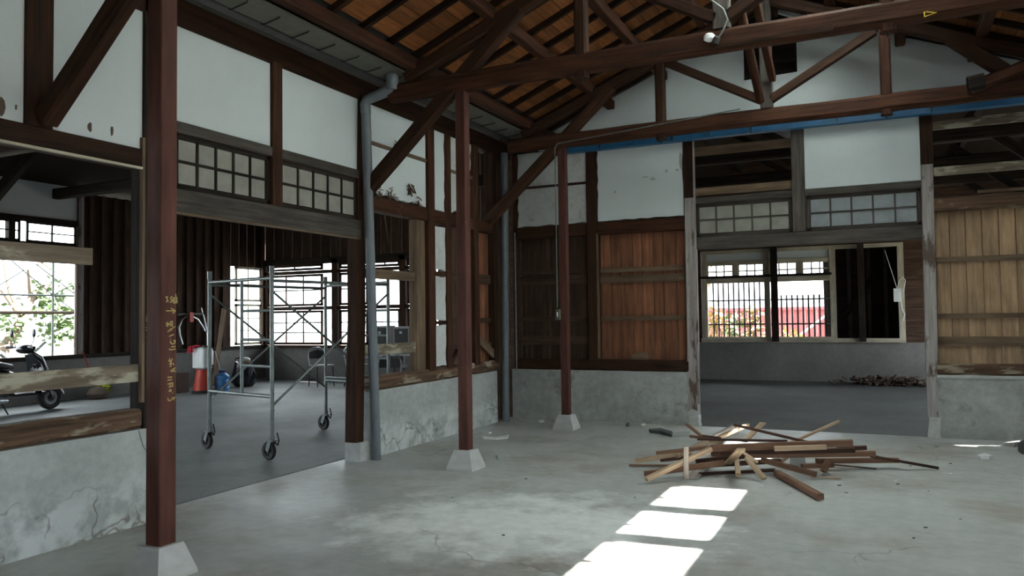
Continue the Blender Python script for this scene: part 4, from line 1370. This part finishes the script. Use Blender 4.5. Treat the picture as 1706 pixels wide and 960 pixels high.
# (px0, py0, z0, px1, py1, z1, width, height, material, label)
PL = [
    (1059, 768, .05, 1152, 753, .16, .05, .05, 'plank_light', 'square tan stick with a dark end poking out of the timber heap'),
    (1093, 755, .18, 1186, 745, .24, .06, .035, 'plank_brown', 'short reddish batten at the wall side of the timber heap'),
    (1048, 775, .015, 1130, 776, .02, .03, .02, 'plank_brown', 'thin flat brown lath lying on the floor beside the timber heap'),
    (1074, 790, .05, 1206, 771, .12, .05, .06, 'plank_brown', 'orange-brown squared batten under the long pale plank'),
    (1077, 799, .04, 1184, 748, .27, .07, .045, 'plank_light', 'long pale plank sloping down to the floor from the timber heap'),
    (1143, 798, .03, 1143, 744, .33, .055, .03, 'plank_grey', 'upright pale lath leaning on the timber heap'),
    (1152, 797, .015, 1192, 757, .035, .14, .016, 'plank_grey', 'wide thin grey board flat under the leaning lath'),
    (1100, 766, .06, 1160, 760, .09, .05, .05, 'plank_dark', 'dark stub under the square tan stick'),
    (1128, 760, .12, 1246, 708, .28, .045, .045, 'plank_light', 'long tan batten pointing up towards the rear doorway'),
    (1150, 747, .10, 1225, 708, .24, .05, .03, 'plank_grey', 'grey lath running beside the long tan batten'),
    (1144, 707, .30, 1176, 732, .16, .05, .03, 'plank_brown', 'short red-brown batten tilted up towards the boarded wall'),
    (1150, 727, .28, 1204, 734, .27, .05, .03, 'plank_brown', 'small brown offcut lying across the tilted red-brown batten'),
    (1171, 726, .32, 1200, 730, .32, .04, .02, 'plank_dark', 'little black sliver on top of the timber heap'),
    (1162, 732, .30, 1312, 735, .32, .035, .025, 'plank_dark', 'thin dark lath lying level across the top of the timber heap'),
    (1223, 708, .40, 1355, 739, .30, .03, .03, 'plank_dark', 'long thin dark stick laid slantwise over the timber heap'),
    (1240, 736, .24, 1271, 705, .38, .08, .02, 'plank_light', 'bright sunlit board end sticking up from the timber heap'),
    (1308, 742, .24, 1398, 702, .42, .035, .03, 'plank_light', 'slender yellowish stick pointing up at the right door post'),
    (1185, 747, .26, 1420, 738, .32, .06, .075, 'plank_brown', 'long thick brown beam lying along the top of the timber heap'),
    (1290, 748, .30, 1377, 745, .33, .05, .05, 'plank_light', 'pale freshly split piece on the long thick beam'),
    (1395, 748, .16, 1443, 746, .17, .05, .05, 'plank_dark', 'dark charred end beyond the long thick beam'),
    (1200, 754, .19, 1424, 750, .24, .06, .05, 'plank_dark', 'long dark beam below the thick brown one'),
    (1240, 759, .14, 1458, 756, .17, .06, .06, 'plank_brown', 'long weathered beam reaching furthest along the timber heap'),
    (1360, 768, .09, 1496, 767, .08, .06, .055, 'plank_brown', 'red-brown squared beam lying low at the door-post side'),
    (1450, 760, .13, 1563, 780, .02, .035, .03, 'plank_dark', 'thin dark stick running out from the timber heap onto bare floor'),
    (1235, 749, .33, 1213, 772, .08, .085, .03, 'plank_light', 'broad tan board end tilted towards the sunlit floor'),
    (1226, 757, .16, 1230, 792, .035, .055, .05, 'plank_light', 'short tan stub standing down to the floor'),
    (1234, 751, .30, 1262, 770, .20, .05, .03, 'plank_light', 'short split tan lath on the sunny flank of the timber heap'),
    (1244, 763, .18, 1273, 798, .03, .06, .04, 'plank_light', 'tan batten sloping down to the floor before the dark shadow'),
    (1268, 766, .15, 1361, 791, .05, .06, .055, 'plank_brown', 'reddish squared beam sloping down behind the loose front piece'),
    (1294, 788, .035, 1367, 828, .035, .07, .06, 'plank_brown', 'loose red-brown squared piece lying apart from the heap on the floor'),
    (1350, 795, .015, 1401, 797, .012, .03, .012, 'plank_light', 'thin pale splinter lying on the floor'),
    (1380, 769, .12, 1371, 786, .03, .07, .05, 'plank_brown', 'short propped block under the low red-brown beam'),
    (1336, 777, .05, 1388, 775, .05, .06, .05, 'plank_brown', 'short brown batten beside the pale block'),
    (1180, 775, .06, 1300, 768, .07, .06, .05, 'plank_dark', 'dark batten deep inside the timber heap'),
    (1160, 769, .10, 1250, 760, .13, .05, .05, 'plank_dark', 'dark buried batten at the heart of the heap'),
    (1185, 757, .12, 1240, 757, .12, .06, .05, 'plank_brown', 'grey-brown buried batten showing through a gap'),
    (1300, 770, .05, 1325, 752, .15, .05, .03, 'plank_light', 'small tan splint between the heaped beams'),
    (1165, 790, .02, 1290, 784, .025, .05, .03, 'plank_dark', 'flat dark lath in the shadow under the heap'),
    (1385, 774, .012, 1460, 781, .012, .02, .015, 'plank_dark', 'long dark sliver on the floor under the low beam'),
    (1185, 733, .25, 1200, 738, .25, .06, .05, 'plank_light', 'pale sawn block end on top of the heap'),
]
for (a, b_, za, c, d, zb, w, h, mt, lab) in PL:
    mb = MB().beam(onz(a, b_, za), onz(c, d, zb), w * .82, h * .82, ch=.003)
    zmin = min(p.z for p in mb.v)
    if zmin < 0.002:
        mb.v = [V((p.x, p.y, p.z - zmin + .002)) for p in mb.v]
    solo(mb, 'timber_plank', mt, lab, 'plank', GP)
p = onz(1329, 776, 0)
solo(MB().box(p.x - .07, p.x + .07, p.y - .03, p.y + .07, 0.002, .13), 'concrete_lump', 'slate_pale', 'pale grey block lying among the heaped timber', 'block')

# ---- bits on the floor


def sheet(pix, name, mat, label, cat, th=.006, z=0.002, group=None):
    P = [onz(a, b_, 0) for a, b_ in pix]
    mb = MB()
    lo = [(q.x, q.y, z) for q in P]
    hi = [(q.x, q.y, z + th + random.uniform(0, th)) for q in P]
    mb.loft([lo, hi])
    return solo(mb, name, mat, label, cat, group)


sheet([(803, 728), (826, 730), (848, 726), (846, 731), (828, 733), (806, 732)], 'paper_sheet', 'paper', 'white torn paper lying on the floor behind the plain red-brown post', 'paper')
sheet([(788, 725), (800, 722), (808, 724), (797, 726)], 'paper_scrap', 'slate_pale', 'small grey scrap beside the white torn paper', 'scrap')
sheet([(814, 721), (818, 720), (819, 722), (815, 723)], 'paper_scrap', 'paper', 'tiny white scrap by the foot of the concrete base', 'scrap')
sheet([(896, 702), (904, 700), (907, 703), (899, 705)], 'paper_scrap', 'paper', 'tiny white scrap beside the slim dark post', 'scrap')
sheet([(826, 763), (838, 758), (846, 760), (842, 766), (830, 766)], 'plastic_wrap', 'slate_pale', 'crumpled clear wrapper on the floor near the plain post footing', 'wrapper', .02)
sheet([(1081, 719), (1100, 718), (1120, 724), (1119, 729), (1100, 724), (1083, 722)], 'roof_slate', 'dark_slate', 'dark curled strip of roofing on the floor by the timber heap', 'debris', .03)
sheet([(1120, 723), (1150, 721), (1150, 728), (1121, 729)], 'roof_slate', 'slate_pale', 'pale flat roofing piece on the floor by the timber heap', 'debris', .012)
sheet([(1067, 708), (1074, 706), (1077, 709), (1070, 710)], 'paper_scrap', 'paper', 'white flake at the foot of the back wall', 'scrap')
sheet([(1043, 711), (1047, 708), (1049, 711), (1045, 712)], 'stone_chip', 'dark_slate', 'black chip at the foot of the back wall', 'chip', .02)
sheet([(1628, 763), (1640, 759), (1654, 763), (1648, 766), (1634, 766)], 'plaster_chunk', 'paper', 'flat white plaster chunk on the floor before the right base', 'debris', .02)
sheet([(1696, 752), (1706, 744), (1712, 750), (1704, 758)], 'stone_chip', 'dark_slate', 'dark lump at the foot of the right concrete base', 'debris', .05)
sheet([(1672, 743), (1690, 739), (1704, 741), (1690, 746)], 'plaster_chunk', 'slate_pale', 'pale slab of debris leaning at the right concrete base', 'debris', .03)
sheet([(449, 682), (455, 681), (459, 683), (453, 684)], 'paper_scrap', 'paper', 'round white spot on the side-room floor by a castor', 'scrap')  # thin white sheet standing for a white spot on the floor
random.seed(77)
for k in range(46):
    px, py = random.choice(((1500, 760), (1250, 850), (900, 800), (1600, 800), (700, 700), (1000, 900), (1350, 700 + 30)))
    px += random.gauss(0, 140)
    py = max(745, py + random.gauss(0, 40))
    if px < 640 or px > 1700:
        continue
    q = onz(px, py)
    s = random.uniform(.006, .018)
    if q.y > 10.3 or q.x < -3.6:
        continue
    fm_ = random.choice(('paper', 'dark_slate', 'slate_pale'))
    solo(MB().beam(q + V((0, 0, .004)), q + V((s * 1.6, s, .004)), s, .006), 'floor_flake', fm_, 'tiny %s flake lying loose on the hall floor' % {'paper': 'white', 'dark_slate': 'black', 'slate_pale': 'grey'}[fm_], 'flake', 'flakes scattered over the hall floor')

# ---- lamp holder and wire on the near tie beam
c = ony(1182, 64, 6.76)
t = thing('lamp_holder', 'broken white lamp holder hanging by a wire on the tie beam', 'lamp holder', c)
put(MB().lathe([(.02, -.05), (.05, -.03), (.05, 0), (.03, .02)], c + V((0, 0, .02)), (0, 0, 1), 12), 'shade', 'lamp_white', t, True)
put(MB().lathe([(.03, -.05), (.035, .0), (.02, .02)], c + V((.06, 0, -.01)), (0.3, 0, 1), 12), 'socket', 'dark_iron', t, True)
put(MB().tube([c + V((.08, 0, .0)), ony(1205, 50, 6.76), ony(1212, 32, 6.76), ony(1205, 15, 6.76), ony(1185, 0, 6.76), ony(1150, -20, 6.78)], .008, 6), 'wire', 'steel', t, True)
c = ony(1540, 20, 6.77)
solo(MB().tube([c, c + V((.0, -.01, -.04)), c + V((.08, 0, -.02)), c + V((.01, 0, .0))], .006, 5), 'yellow_tape', 'yellow', 'yellow tape knotted round the tie beam', 'tape')

# ---- scooter
sx = -13.2
FY, RY = 8.90, 7.64
scoo = thing('motor_scooter', 'black and silver motor scooter parked by the large side-room opening', 'scooter', (sx, 8.35, 0))


def ell(cx, cy, cz, a, b_, c_, n=12, m_=8):
    mb = MB()
    rg = []
    for i in range(m_ + 1):
        th = -math.pi / 2 + math.pi * (i + .02) / (m_ + .04)
        rg.append([(cx + a * math.cos(th) * math.cos(2 * math.pi * j / n), cy + b_ * math.cos(th) * math.sin(2 * math.pi * j / n), cz + c_ * math.sin(th)) for j in range(n)])
    return mb.loft(rg)


def sect(y, z, hw, hh, n=14, p=.6):
    r_ = []
    for j in range(n):
        a = 2 * math.pi * j / n
        ca, sa = math.cos(a), math.sin(a)
        r_.append((sx + hw * math.copysign(abs(ca) ** p, ca), y, z + hh * math.copysign(abs(sa) ** p, sa)))
    return r_


for y, nm in ((FY, 'front_wheel'), (RY, 'rear_wheel')):
    w = put(MB().lathe([(.12, -.04), (.17, -.05), (.2, -.03), (.205, 0), (.2, .03), (.17, .05), (.12, .04), (.12, -.04)], (sx, y, .205), (1, 0, 0), 24, False), nm, 'rubber', scoo, True)
    put(MB().lathe([(.13, -.03), (.13, .03)], (sx, y, .205), (1, 0, 0), 20), 'rim', 'silver', w, True)
    put(MB().lathe([(.06, -.05), (.06, .05)], (sx, y, .205), (1, 0, 0), 14), 'hub', 'dark_iron', w, True)
for s in (-1, 1):
    put(MB().tube([(sx + s * .075, FY, .205), (sx + s * .07, FY - .12, .52), (sx + s * .03, FY - .28, .8)], .02, 8), 'fork_leg', 'black', scoo, True)
rg = []
for k in range(9):
    a = R(20 + k * 17)
    y, z = FY + .235 * math.cos(a), .205 + .235 * math.sin(a)
    rg.append([(sx - .07, y, z - .05), (sx - .06, y, z), (sx, y, z + .015), (sx + .06, y, z), (sx + .07, y, z - .05), (sx, y, z - .008)])
put(MB().loft(rg), 'front_fender', 'black_gloss', scoo, True)
put(MB().loft([sect(8.620, .33, .2, .04), sect(8.620, .5, .2, .12), sect(8.660, .62, .2, .14), sect(8.660, .86, .17, .1), sect(8.560, .98, .1, .06)]), 'apron_core', 'black_gloss', scoo, True)
rg = []
for y, z, hw in ((8.560, .30, .2), (8.680, .45, .23), (8.740, .66, .22), (8.700, .84, .19), (8.620, .97, .12)):
    rg.append([(sx - hw, y - .1, z), (sx - hw * .7, y, z), (sx, y + .06, z), (sx + hw * .7, y, z), (sx + hw, y - .1, z), (sx + hw * .6, y - .06, z), (sx, y - .02, z), (sx - hw * .6, y - .06, z)])
put(MB().loft(rg), 'front_shield', 'black_gloss', scoo, True)
put(MB().tube([(sx + .21, 8.620, .93), (sx + .235, 8.700, .72), (sx + .22, 8.680, .62)], .012, 6), 'trim_strip', 'silver', scoo, True)
hd = put(ell(sx, 8.460, 1.07, .17, .14, .085), 'handlebar_cowl', 'black_gloss', scoo, True)
put(ell(sx, 8.560, 1.07, .1, .05, .05), 'headlight', 'silver', hd, True)
put(MB().tube([(sx - .36, 8.380, 1.1), (sx - .15, 8.420, 1.1), (sx + .15, 8.420, 1.1), (sx + .36, 8.380, 1.1)], .018, 8), 'handlebar', 'black', scoo, True)
for s in (-1, 1):
    put(MB().tube([(sx + s * .24, 8.400, 1.1), (sx + s * .37, 8.375, 1.1)], .024, 10), 'grip', 'rubber', scoo, True)
    put(MB().tube([(sx + s * .22, 8.440, 1.1), (sx + s * .37, 8.460, 1.1)], .008, 6), 'brake_lever', 'silver', scoo, True)
    put(MB().tube([(sx + s * .2, 8.420, 1.11), (sx + s * .27, 8.430, 1.22), (sx + s * .29, 8.420, 1.28)], .008, 6), 'mirror_stem', 'black', scoo, True)
    put(ell(sx + s * .3, 8.410, 1.34, .05, .02, .075), 'mirror', 'black_gloss', scoo, True)
put(MB().loft([sect(8.72, .31, .18, .035), sect(8.2, .31, .18, .035), sect(8.1, .36, .16, .08)]), 'footboard', 'black', scoo, True)
put(MB().loft([sect(8.22, .50, .13, .2), sect(8.0, .56, .2, .2), sect(7.6, .62, .21, .18), sect(7.3, .68, .14, .12), sect(7.15, .7, .05, .05)]), 'body_cowl', 'black_gloss', scoo, True)
put(MB().loft([sect(8.2, .78, .1, .05), sect(8.0, .82, .16, .06), sect(7.6, .85, .17, .07), sect(7.3, .87, .13, .05)]), 'seat', 'black', scoo, True)
put(MB().loft([sect(8.12, .66, .205, .03), sect(7.7, .71, .22, .04), sect(7.3, .76, .15, .03)]), 'side_panel', 'silver', scoo, True)
put(MB().tube([(sx + .19, 8.05, .24), (sx + .22, 7.85, .25), (sx + .24, 7.5, .3)], [.03, .06, .065], 12), 'exhaust', 'silver', scoo, True)
put(MB().tube([(sx + .12, 8.0, .2), (sx + .2, 8.06, .012)], .012, 6), 'side_stand', 'dark_iron', scoo)
put(MB().loft([sect(7.25, .5, .08, .12), sect(7.4, .42, .08, .1)]), 'rear_fender', 'black', scoo, True)

# ---- broom and scoop by the dark boards
p = onz(160, 664)
t = thing('floor_broom', 'red-handled broom with a lime bristle tuft leaning by dark boards', 'broom', p)
put(MB().tube([p + V((.02, .06, .1)), p + V((-.25, -.12, .93))], .014, 8), 'handle', 'red_plastic', t, True)
mb = foliage(p + V((.05, .14, .2)), (.08, .12, .13), 160, .09, 3)
put(mb, 'bristles', 'lime', t)['kind'] = 'stuff'
mb = MB().lathe([(.04, .0), (.17, .02), (.2, .1), (.14, .2), (.05, .24)], p + V((.12, -.06, .003)), (0, 0, 1), 14)
solo(mb, 'clay_pot', 'clay', 'dark upturned clay pot on the floor beside the red-handled broom', 'pot', smooth=True)

# ---- sprayer tank, stand, water jug, bag
p = onz(338, 655)
t = thing('cone_stand', 'orange-red tapered stand with a black base below the white tank', 'stand', p)
put(MB().lathe([(.22, .0), (.22, .05), (.19, .06)], p + V((0, 0, .004)), (0, 0, 1), 16), 'base', 'rubber', t, True)
put(MB().lathe([(.19, .05), (.17, .2), (.13, .46), (.12, .49)], p, (0, 0, 1), 16), 'cone', 'red_plastic', t, True)
sp = thing('sprayer_tank', 'white plastic spray tank with a black lid on the orange-red stand', 'tank', p + V((0, 0, .5)))
rg = []
for z, a, b_ in ((.495, .13, .1), (.53, .19, .15), (.85, .19, .15), (.93, .17, .13), (.96, .1, .09)):
    rg.append([(p.x + a * math.copysign(abs(math.cos(th)) ** .45, math.cos(th)), p.y + b_ * math.copysign(abs(math.sin(th)) ** .45, math.sin(th)), z) for th in [2 * math.pi * k / 20 for k in range(20)]])
put(MB().loft(rg), 'tank', 'white_plastic', sp, True)
put(MB().lathe([(.08, 0), (.08, .04)], p + V((.08, 0, .955)), (0, 0, 1), 14), 'lid', 'black', sp, True)
put(MB().tube([p + V((.1, .02, .99)), p + V((.0, .1, 1.35)), p + V((-.12, .12, 1.65))], .009, 6), 'spray_lance', 'silver', sp)
put(MB().tube([p + V((.16, .1, .6)), p + V((.26, .05, .5)), p + V((.22, -.02, .3))], .016, 6), 'hose', 'black', sp)
mb = ell(p.x - .09, p.y - .08, .985, .09, .08, .022)
for k in range(5):
    a = R(195 + k * 26)
    e = V((p.x - .13 + .17 * math.cos(a) * .9, p.y - .1 + .13 * math.sin(a), .86 - .02 * (k % 2)))
    mb.tube([V((p.x - .12, p.y - .1, .985)), V((p.x - .13 + .12 * math.cos(a), p.y - .1 + .1 * math.sin(a), .965)), e], [.02, .019, .012], 7)
solo(mb, 'rubber_glove', 'red_cloth', 'red rubber glove draped over the white spray tank', 'glove', smooth=True)
p = onz(370, 653)
t = thing('water_jug', 'blue translucent water jug with a dark blue cap on the floor', 'jug', p)
mb = MB().lathe([(.13, 0), (.155, .02), (.155, .1), (.145, .12), (.155, .14), (.155, .24), (.145, .26), (.155, .28), (.15, .34), (.07, .40), (.045, .42)], p + V((0, 0, .002)), (0, 0, 1), 20)
put(mb, 'body', 'blue_plastic', t, True)
put(MB().lathe([(.07, .40), (.07, .46), (.04, .47)], p, (0, 0, 1), 14), 'cap', 'deep_blue', t, True)
put(MB().tube([p + V((.1, 0, .16)), p + V((.2, 0, .18)), p + V((.2, 0, .32)), p + V((.1, 0, .34))], .015, 6), 'handle', 'blue_plastic', t, True)
put(MB().tube([p + V((-.05, 0, .46)), p + V((-.2, .0, .86))], .008, 6), 'tube', 'white_plastic', t)
p = onz(406, 644)
t = thing('rubbish_bag', 'bulging black rubbish bag with scraps on top by the scaffold', 'bag', p)
random.seed(9)
rg = []
for z, r_ in ((.003, .2), (.08, .27), (.25, .28), (.42, .22), (.55, .2)):
    rg.append([(p.x + r_ * math.cos(a) * random.uniform(.88, 1.1), p.y + r_ * math.sin(a) * random.uniform(.88, 1.1), z + random.uniform(-.01, .03) * (z > .05)) for a in [2 * math.pi * k / 16 for k in range(16)]])
put(MB().loft(rg), 'bag', 'black_gloss', t)
put(MB().tube([p + V((-.2, 0, .5)), p + V((-.24, 0, .62)), p + V((-.12, 0, .66)), p + V((.0, 0, .55))], .022, 7), 'bag_rim', 'black', t, True)
put(ell(p.x + .02, p.y, .61, .16, .1, .06), 'scrap_bundle', 'white_plastic', t, True)
put(ell(p.x + .12, p.y - .05, .53, .14, .12, .07), 'scrap_bundle', 'rail_tan', t, True)
p = onz(435, 633)
solo(MB().box(p.x - .28, p.x + .28, p.y - .12, p.y + .12, .003, .05), 'panel_stack', 'slate_pale', 'flat pale panel lying on the floor beside the black bag', 'panel')

# ---- tube frame leaning against the dark boards
t = thing('tube_frame', 'curved silver tube frame with a red clamp hanging on dark boards', 'frame', onx(316, 590, -14.25))
X = -14.27
put(MB().tube([onx(296, 524, X), onx(336, 523, X)], .022, 8), 'crossbar', 'steel', t, True)
put(MB().tube([onx(311, 527, X), onx(303, 533, X), onx(298, 545, X), onx(299, 558, X), onx(304, 574, X)], .02, 8), 'bent_arm', 'silver', t, True)
put(MB().tube([onx(320, 527, X), onx(330, 533, X), onx(338, 545, X), onx(341, 552, X)], .02, 8), 'bent_arm', 'silver', t, True)
put(MB().tube([onx(335, 513, X), onx(348, 572, X)], .016, 8), 'rod', 'silver', t, True)
a = onx(317, 528, X + .02)
put(MB().box(a.x, a.x + .05, a.y - .05, a.y + .05, a.z - .12, a.z + .1), 'clamp', 'red_plastic', t)
a, b_ = onz(386, 640, .02), onx(372, 515, XA + .06)
solo(MB().beam(V((XA + .35, a.y - .4, .02)), V((XA + .07, b_.y, b_.z)), .16, .03, upv=(1, 0, 0)), 'leaning_plank', 'rail_tan', 'rough brown plank leaning against the dark boarded wall', 'plank')
p = onz(312, 655)
solo(MB().box(p.x - .5, p.x - .12, p.y - .2, p.y + .15, .003, .42), 'carton', 'clay', 'plain brown carton on the floor beside the spray tank stand', 'carton')


# ---- chairs and tables in the side room
def chair(p, rz, seat_mat, label):
    t = thing('folding_chair', label, 'chair', p, 'chairs by the side-room tables')
    ca, sa = math.cos(rz), math.sin(rz)

    def L(x, y, z):
        return V((p.x + ca * x - sa * y, p.y + sa * x + ca * y, z))
    for sx_ in (-1, 1):
        put(MB().tube([L(.2 * sx_, -.2, .003), L(.19 * sx_, -.16, .45)], .013, 7), 'leg', 'dark_iron', t, True)
        put(MB().tube([L(.2 * sx_, .24, .003), L(.19 * sx_, .17, .45)], .013, 7), 'leg', 'dark_iron', t, True)
        put(MB().tube([L(.2 * sx_, -.18, .2), L(.2 * sx_, .2, .2)], .009, 6), 'stretcher', 'dark_iron', t)
    mb = MB()
    mb.loft([[L(a * .22, b_ * .2, z) for a, b_ in ((-1, -.9), (-.8, -1), (.8, -1), (1, -.9), (1, .9), (.8, 1), (-.8, 1), (-1, .9))] for z in (.455, .485)])
    put(mb, 'seat', seat_mat, t)
    put(MB().tube([L(-.2, .17, .45), L(-.22, .22, .68), L(-.18, .26, .82), L(-.08, .27, .87), L(.08, .27, .87), L(.18, .26, .82), L(.22, .22, .68), L(.2, .17, .45)], .013, 7), 'back_frame', 'silver', t, True)
    rg = []
    for k in range(5):
        x = -.19 + .095 * k
        rg.append([L(x, .215 + .03 * (1 - abs(x) * 4), .62), L(x, .235 + .03 * (1 - abs(x) * 4), .62), L(x, .255 + .03 * (1 - abs(x) * 4), .83 - abs(x) * .3), L(x, .235 + .03 * (1 - abs(x) * 4), .83 - abs(x) * .3)])
    put(MB().loft(rg), 'backrest', 'black', t)


def table(p, w, d, h, label, top='slate_pale'):
    t = thing('folding_table', label, 'table', p, 'tables in the side room')
    put(MB().box(p.x - w / 2, p.x + w / 2, p.y - d / 2, p.y + d / 2, h - .03, h), 'table_top', top, t)
    for a in (-1, 1):
        for b_ in (-1, 1):
            x, y = p.x + a * (w / 2 - .06), p.y + b_ * (d / 2 - .06)
            put(MB().tube([(x, y, .003), (x, y, h - .03)], .014, 7), 'leg', 'dark_iron', t)
        x = p.x + a * (w / 2 - .06)
        put(MB().tube([(x, p.y - d / 2 + .06, .18), (x, p.y + d / 2 - .06, .18)], .01, 6), 'stretcher', 'dark_iron', t)


cp = onz(536, 644)
chair(V((cp.x, cp.y, 0)), 1.15, 'slate_pale', 'folding chair with a rounded silver back nearest the scaffold')
chair(V((cp.x + .75, cp.y + .35, 0)), 1.6, 'slate_pale', 'folding chair tucked between the table and the rounded-back chair')
T1 = V((cp.x + 1.75, cp.y + .75, 0))
table(T1, 1.4, .6, .74, 'low table with a bright top behind the folding chairs')
chair(V((T1.x + .2, T1.y - .55, 0)), 3.3, 'slate_pale', 'folding chair half hidden by the grey downpipe')
q = V((T1.x - .1, T1.y, .742))
mb = ell(q.x, q.y, q.z + .1, .16, .12, .098)
solo(mb, 'cloth_bundle', 'white_plastic', 'crumpled white bundle on the low bright table', 'bundle', smooth=True)
q = ony(680, 600, 13.2)
T2 = V((q.x - .25, 13.3, 0))
table(T2, 1.7, .65, .80, 'long table carrying two black cabinets under the broken wall bay')
for px, w, h, lb_ in ((640, .36, .44, 'boxy black cabinet with a speckled front standing near the downpipe'), (675, .36, .42, 'plain black cabinet with a small badge at the table end')):
    x = ony(px, 560, 13.3).x
    t = thing('speaker_cabinet', lb_, 'cabinet', (x, 13.3, .802))
    put(MB().box(x - w / 2, x + w / 2, 13.15, 13.45, .802, .802 + h + .12), 'case', 'black', t)
    put(MB().box(x - w / 2 + .03, x + w / 2 - .03, 13.14, 13.15, .84, .802 + h + .08), 'front_cloth', 'rubber', t)
    put(MB().box(x - .03, x + .03, 13.135, 13.14, 1.2, 1.25), 'badge', 'slate_pale', t)
q = ony(645, 620, 11.6)
chair(V((q.x, 11.6, 0)), .4, 'blue_plastic', 'folding chair with a blue seat below the broken wall bay')
q = ony(675, 605, 12.3)
solo(MB().box(q.x - .25, q.x + .25, 12.1, 12.5, .003, .45).box(q.x - .27, q.x + .27, 12.08, 12.52, .45, .47), 'storage_box', 'black', 'dark lidded box on the floor before the long table', 'box')
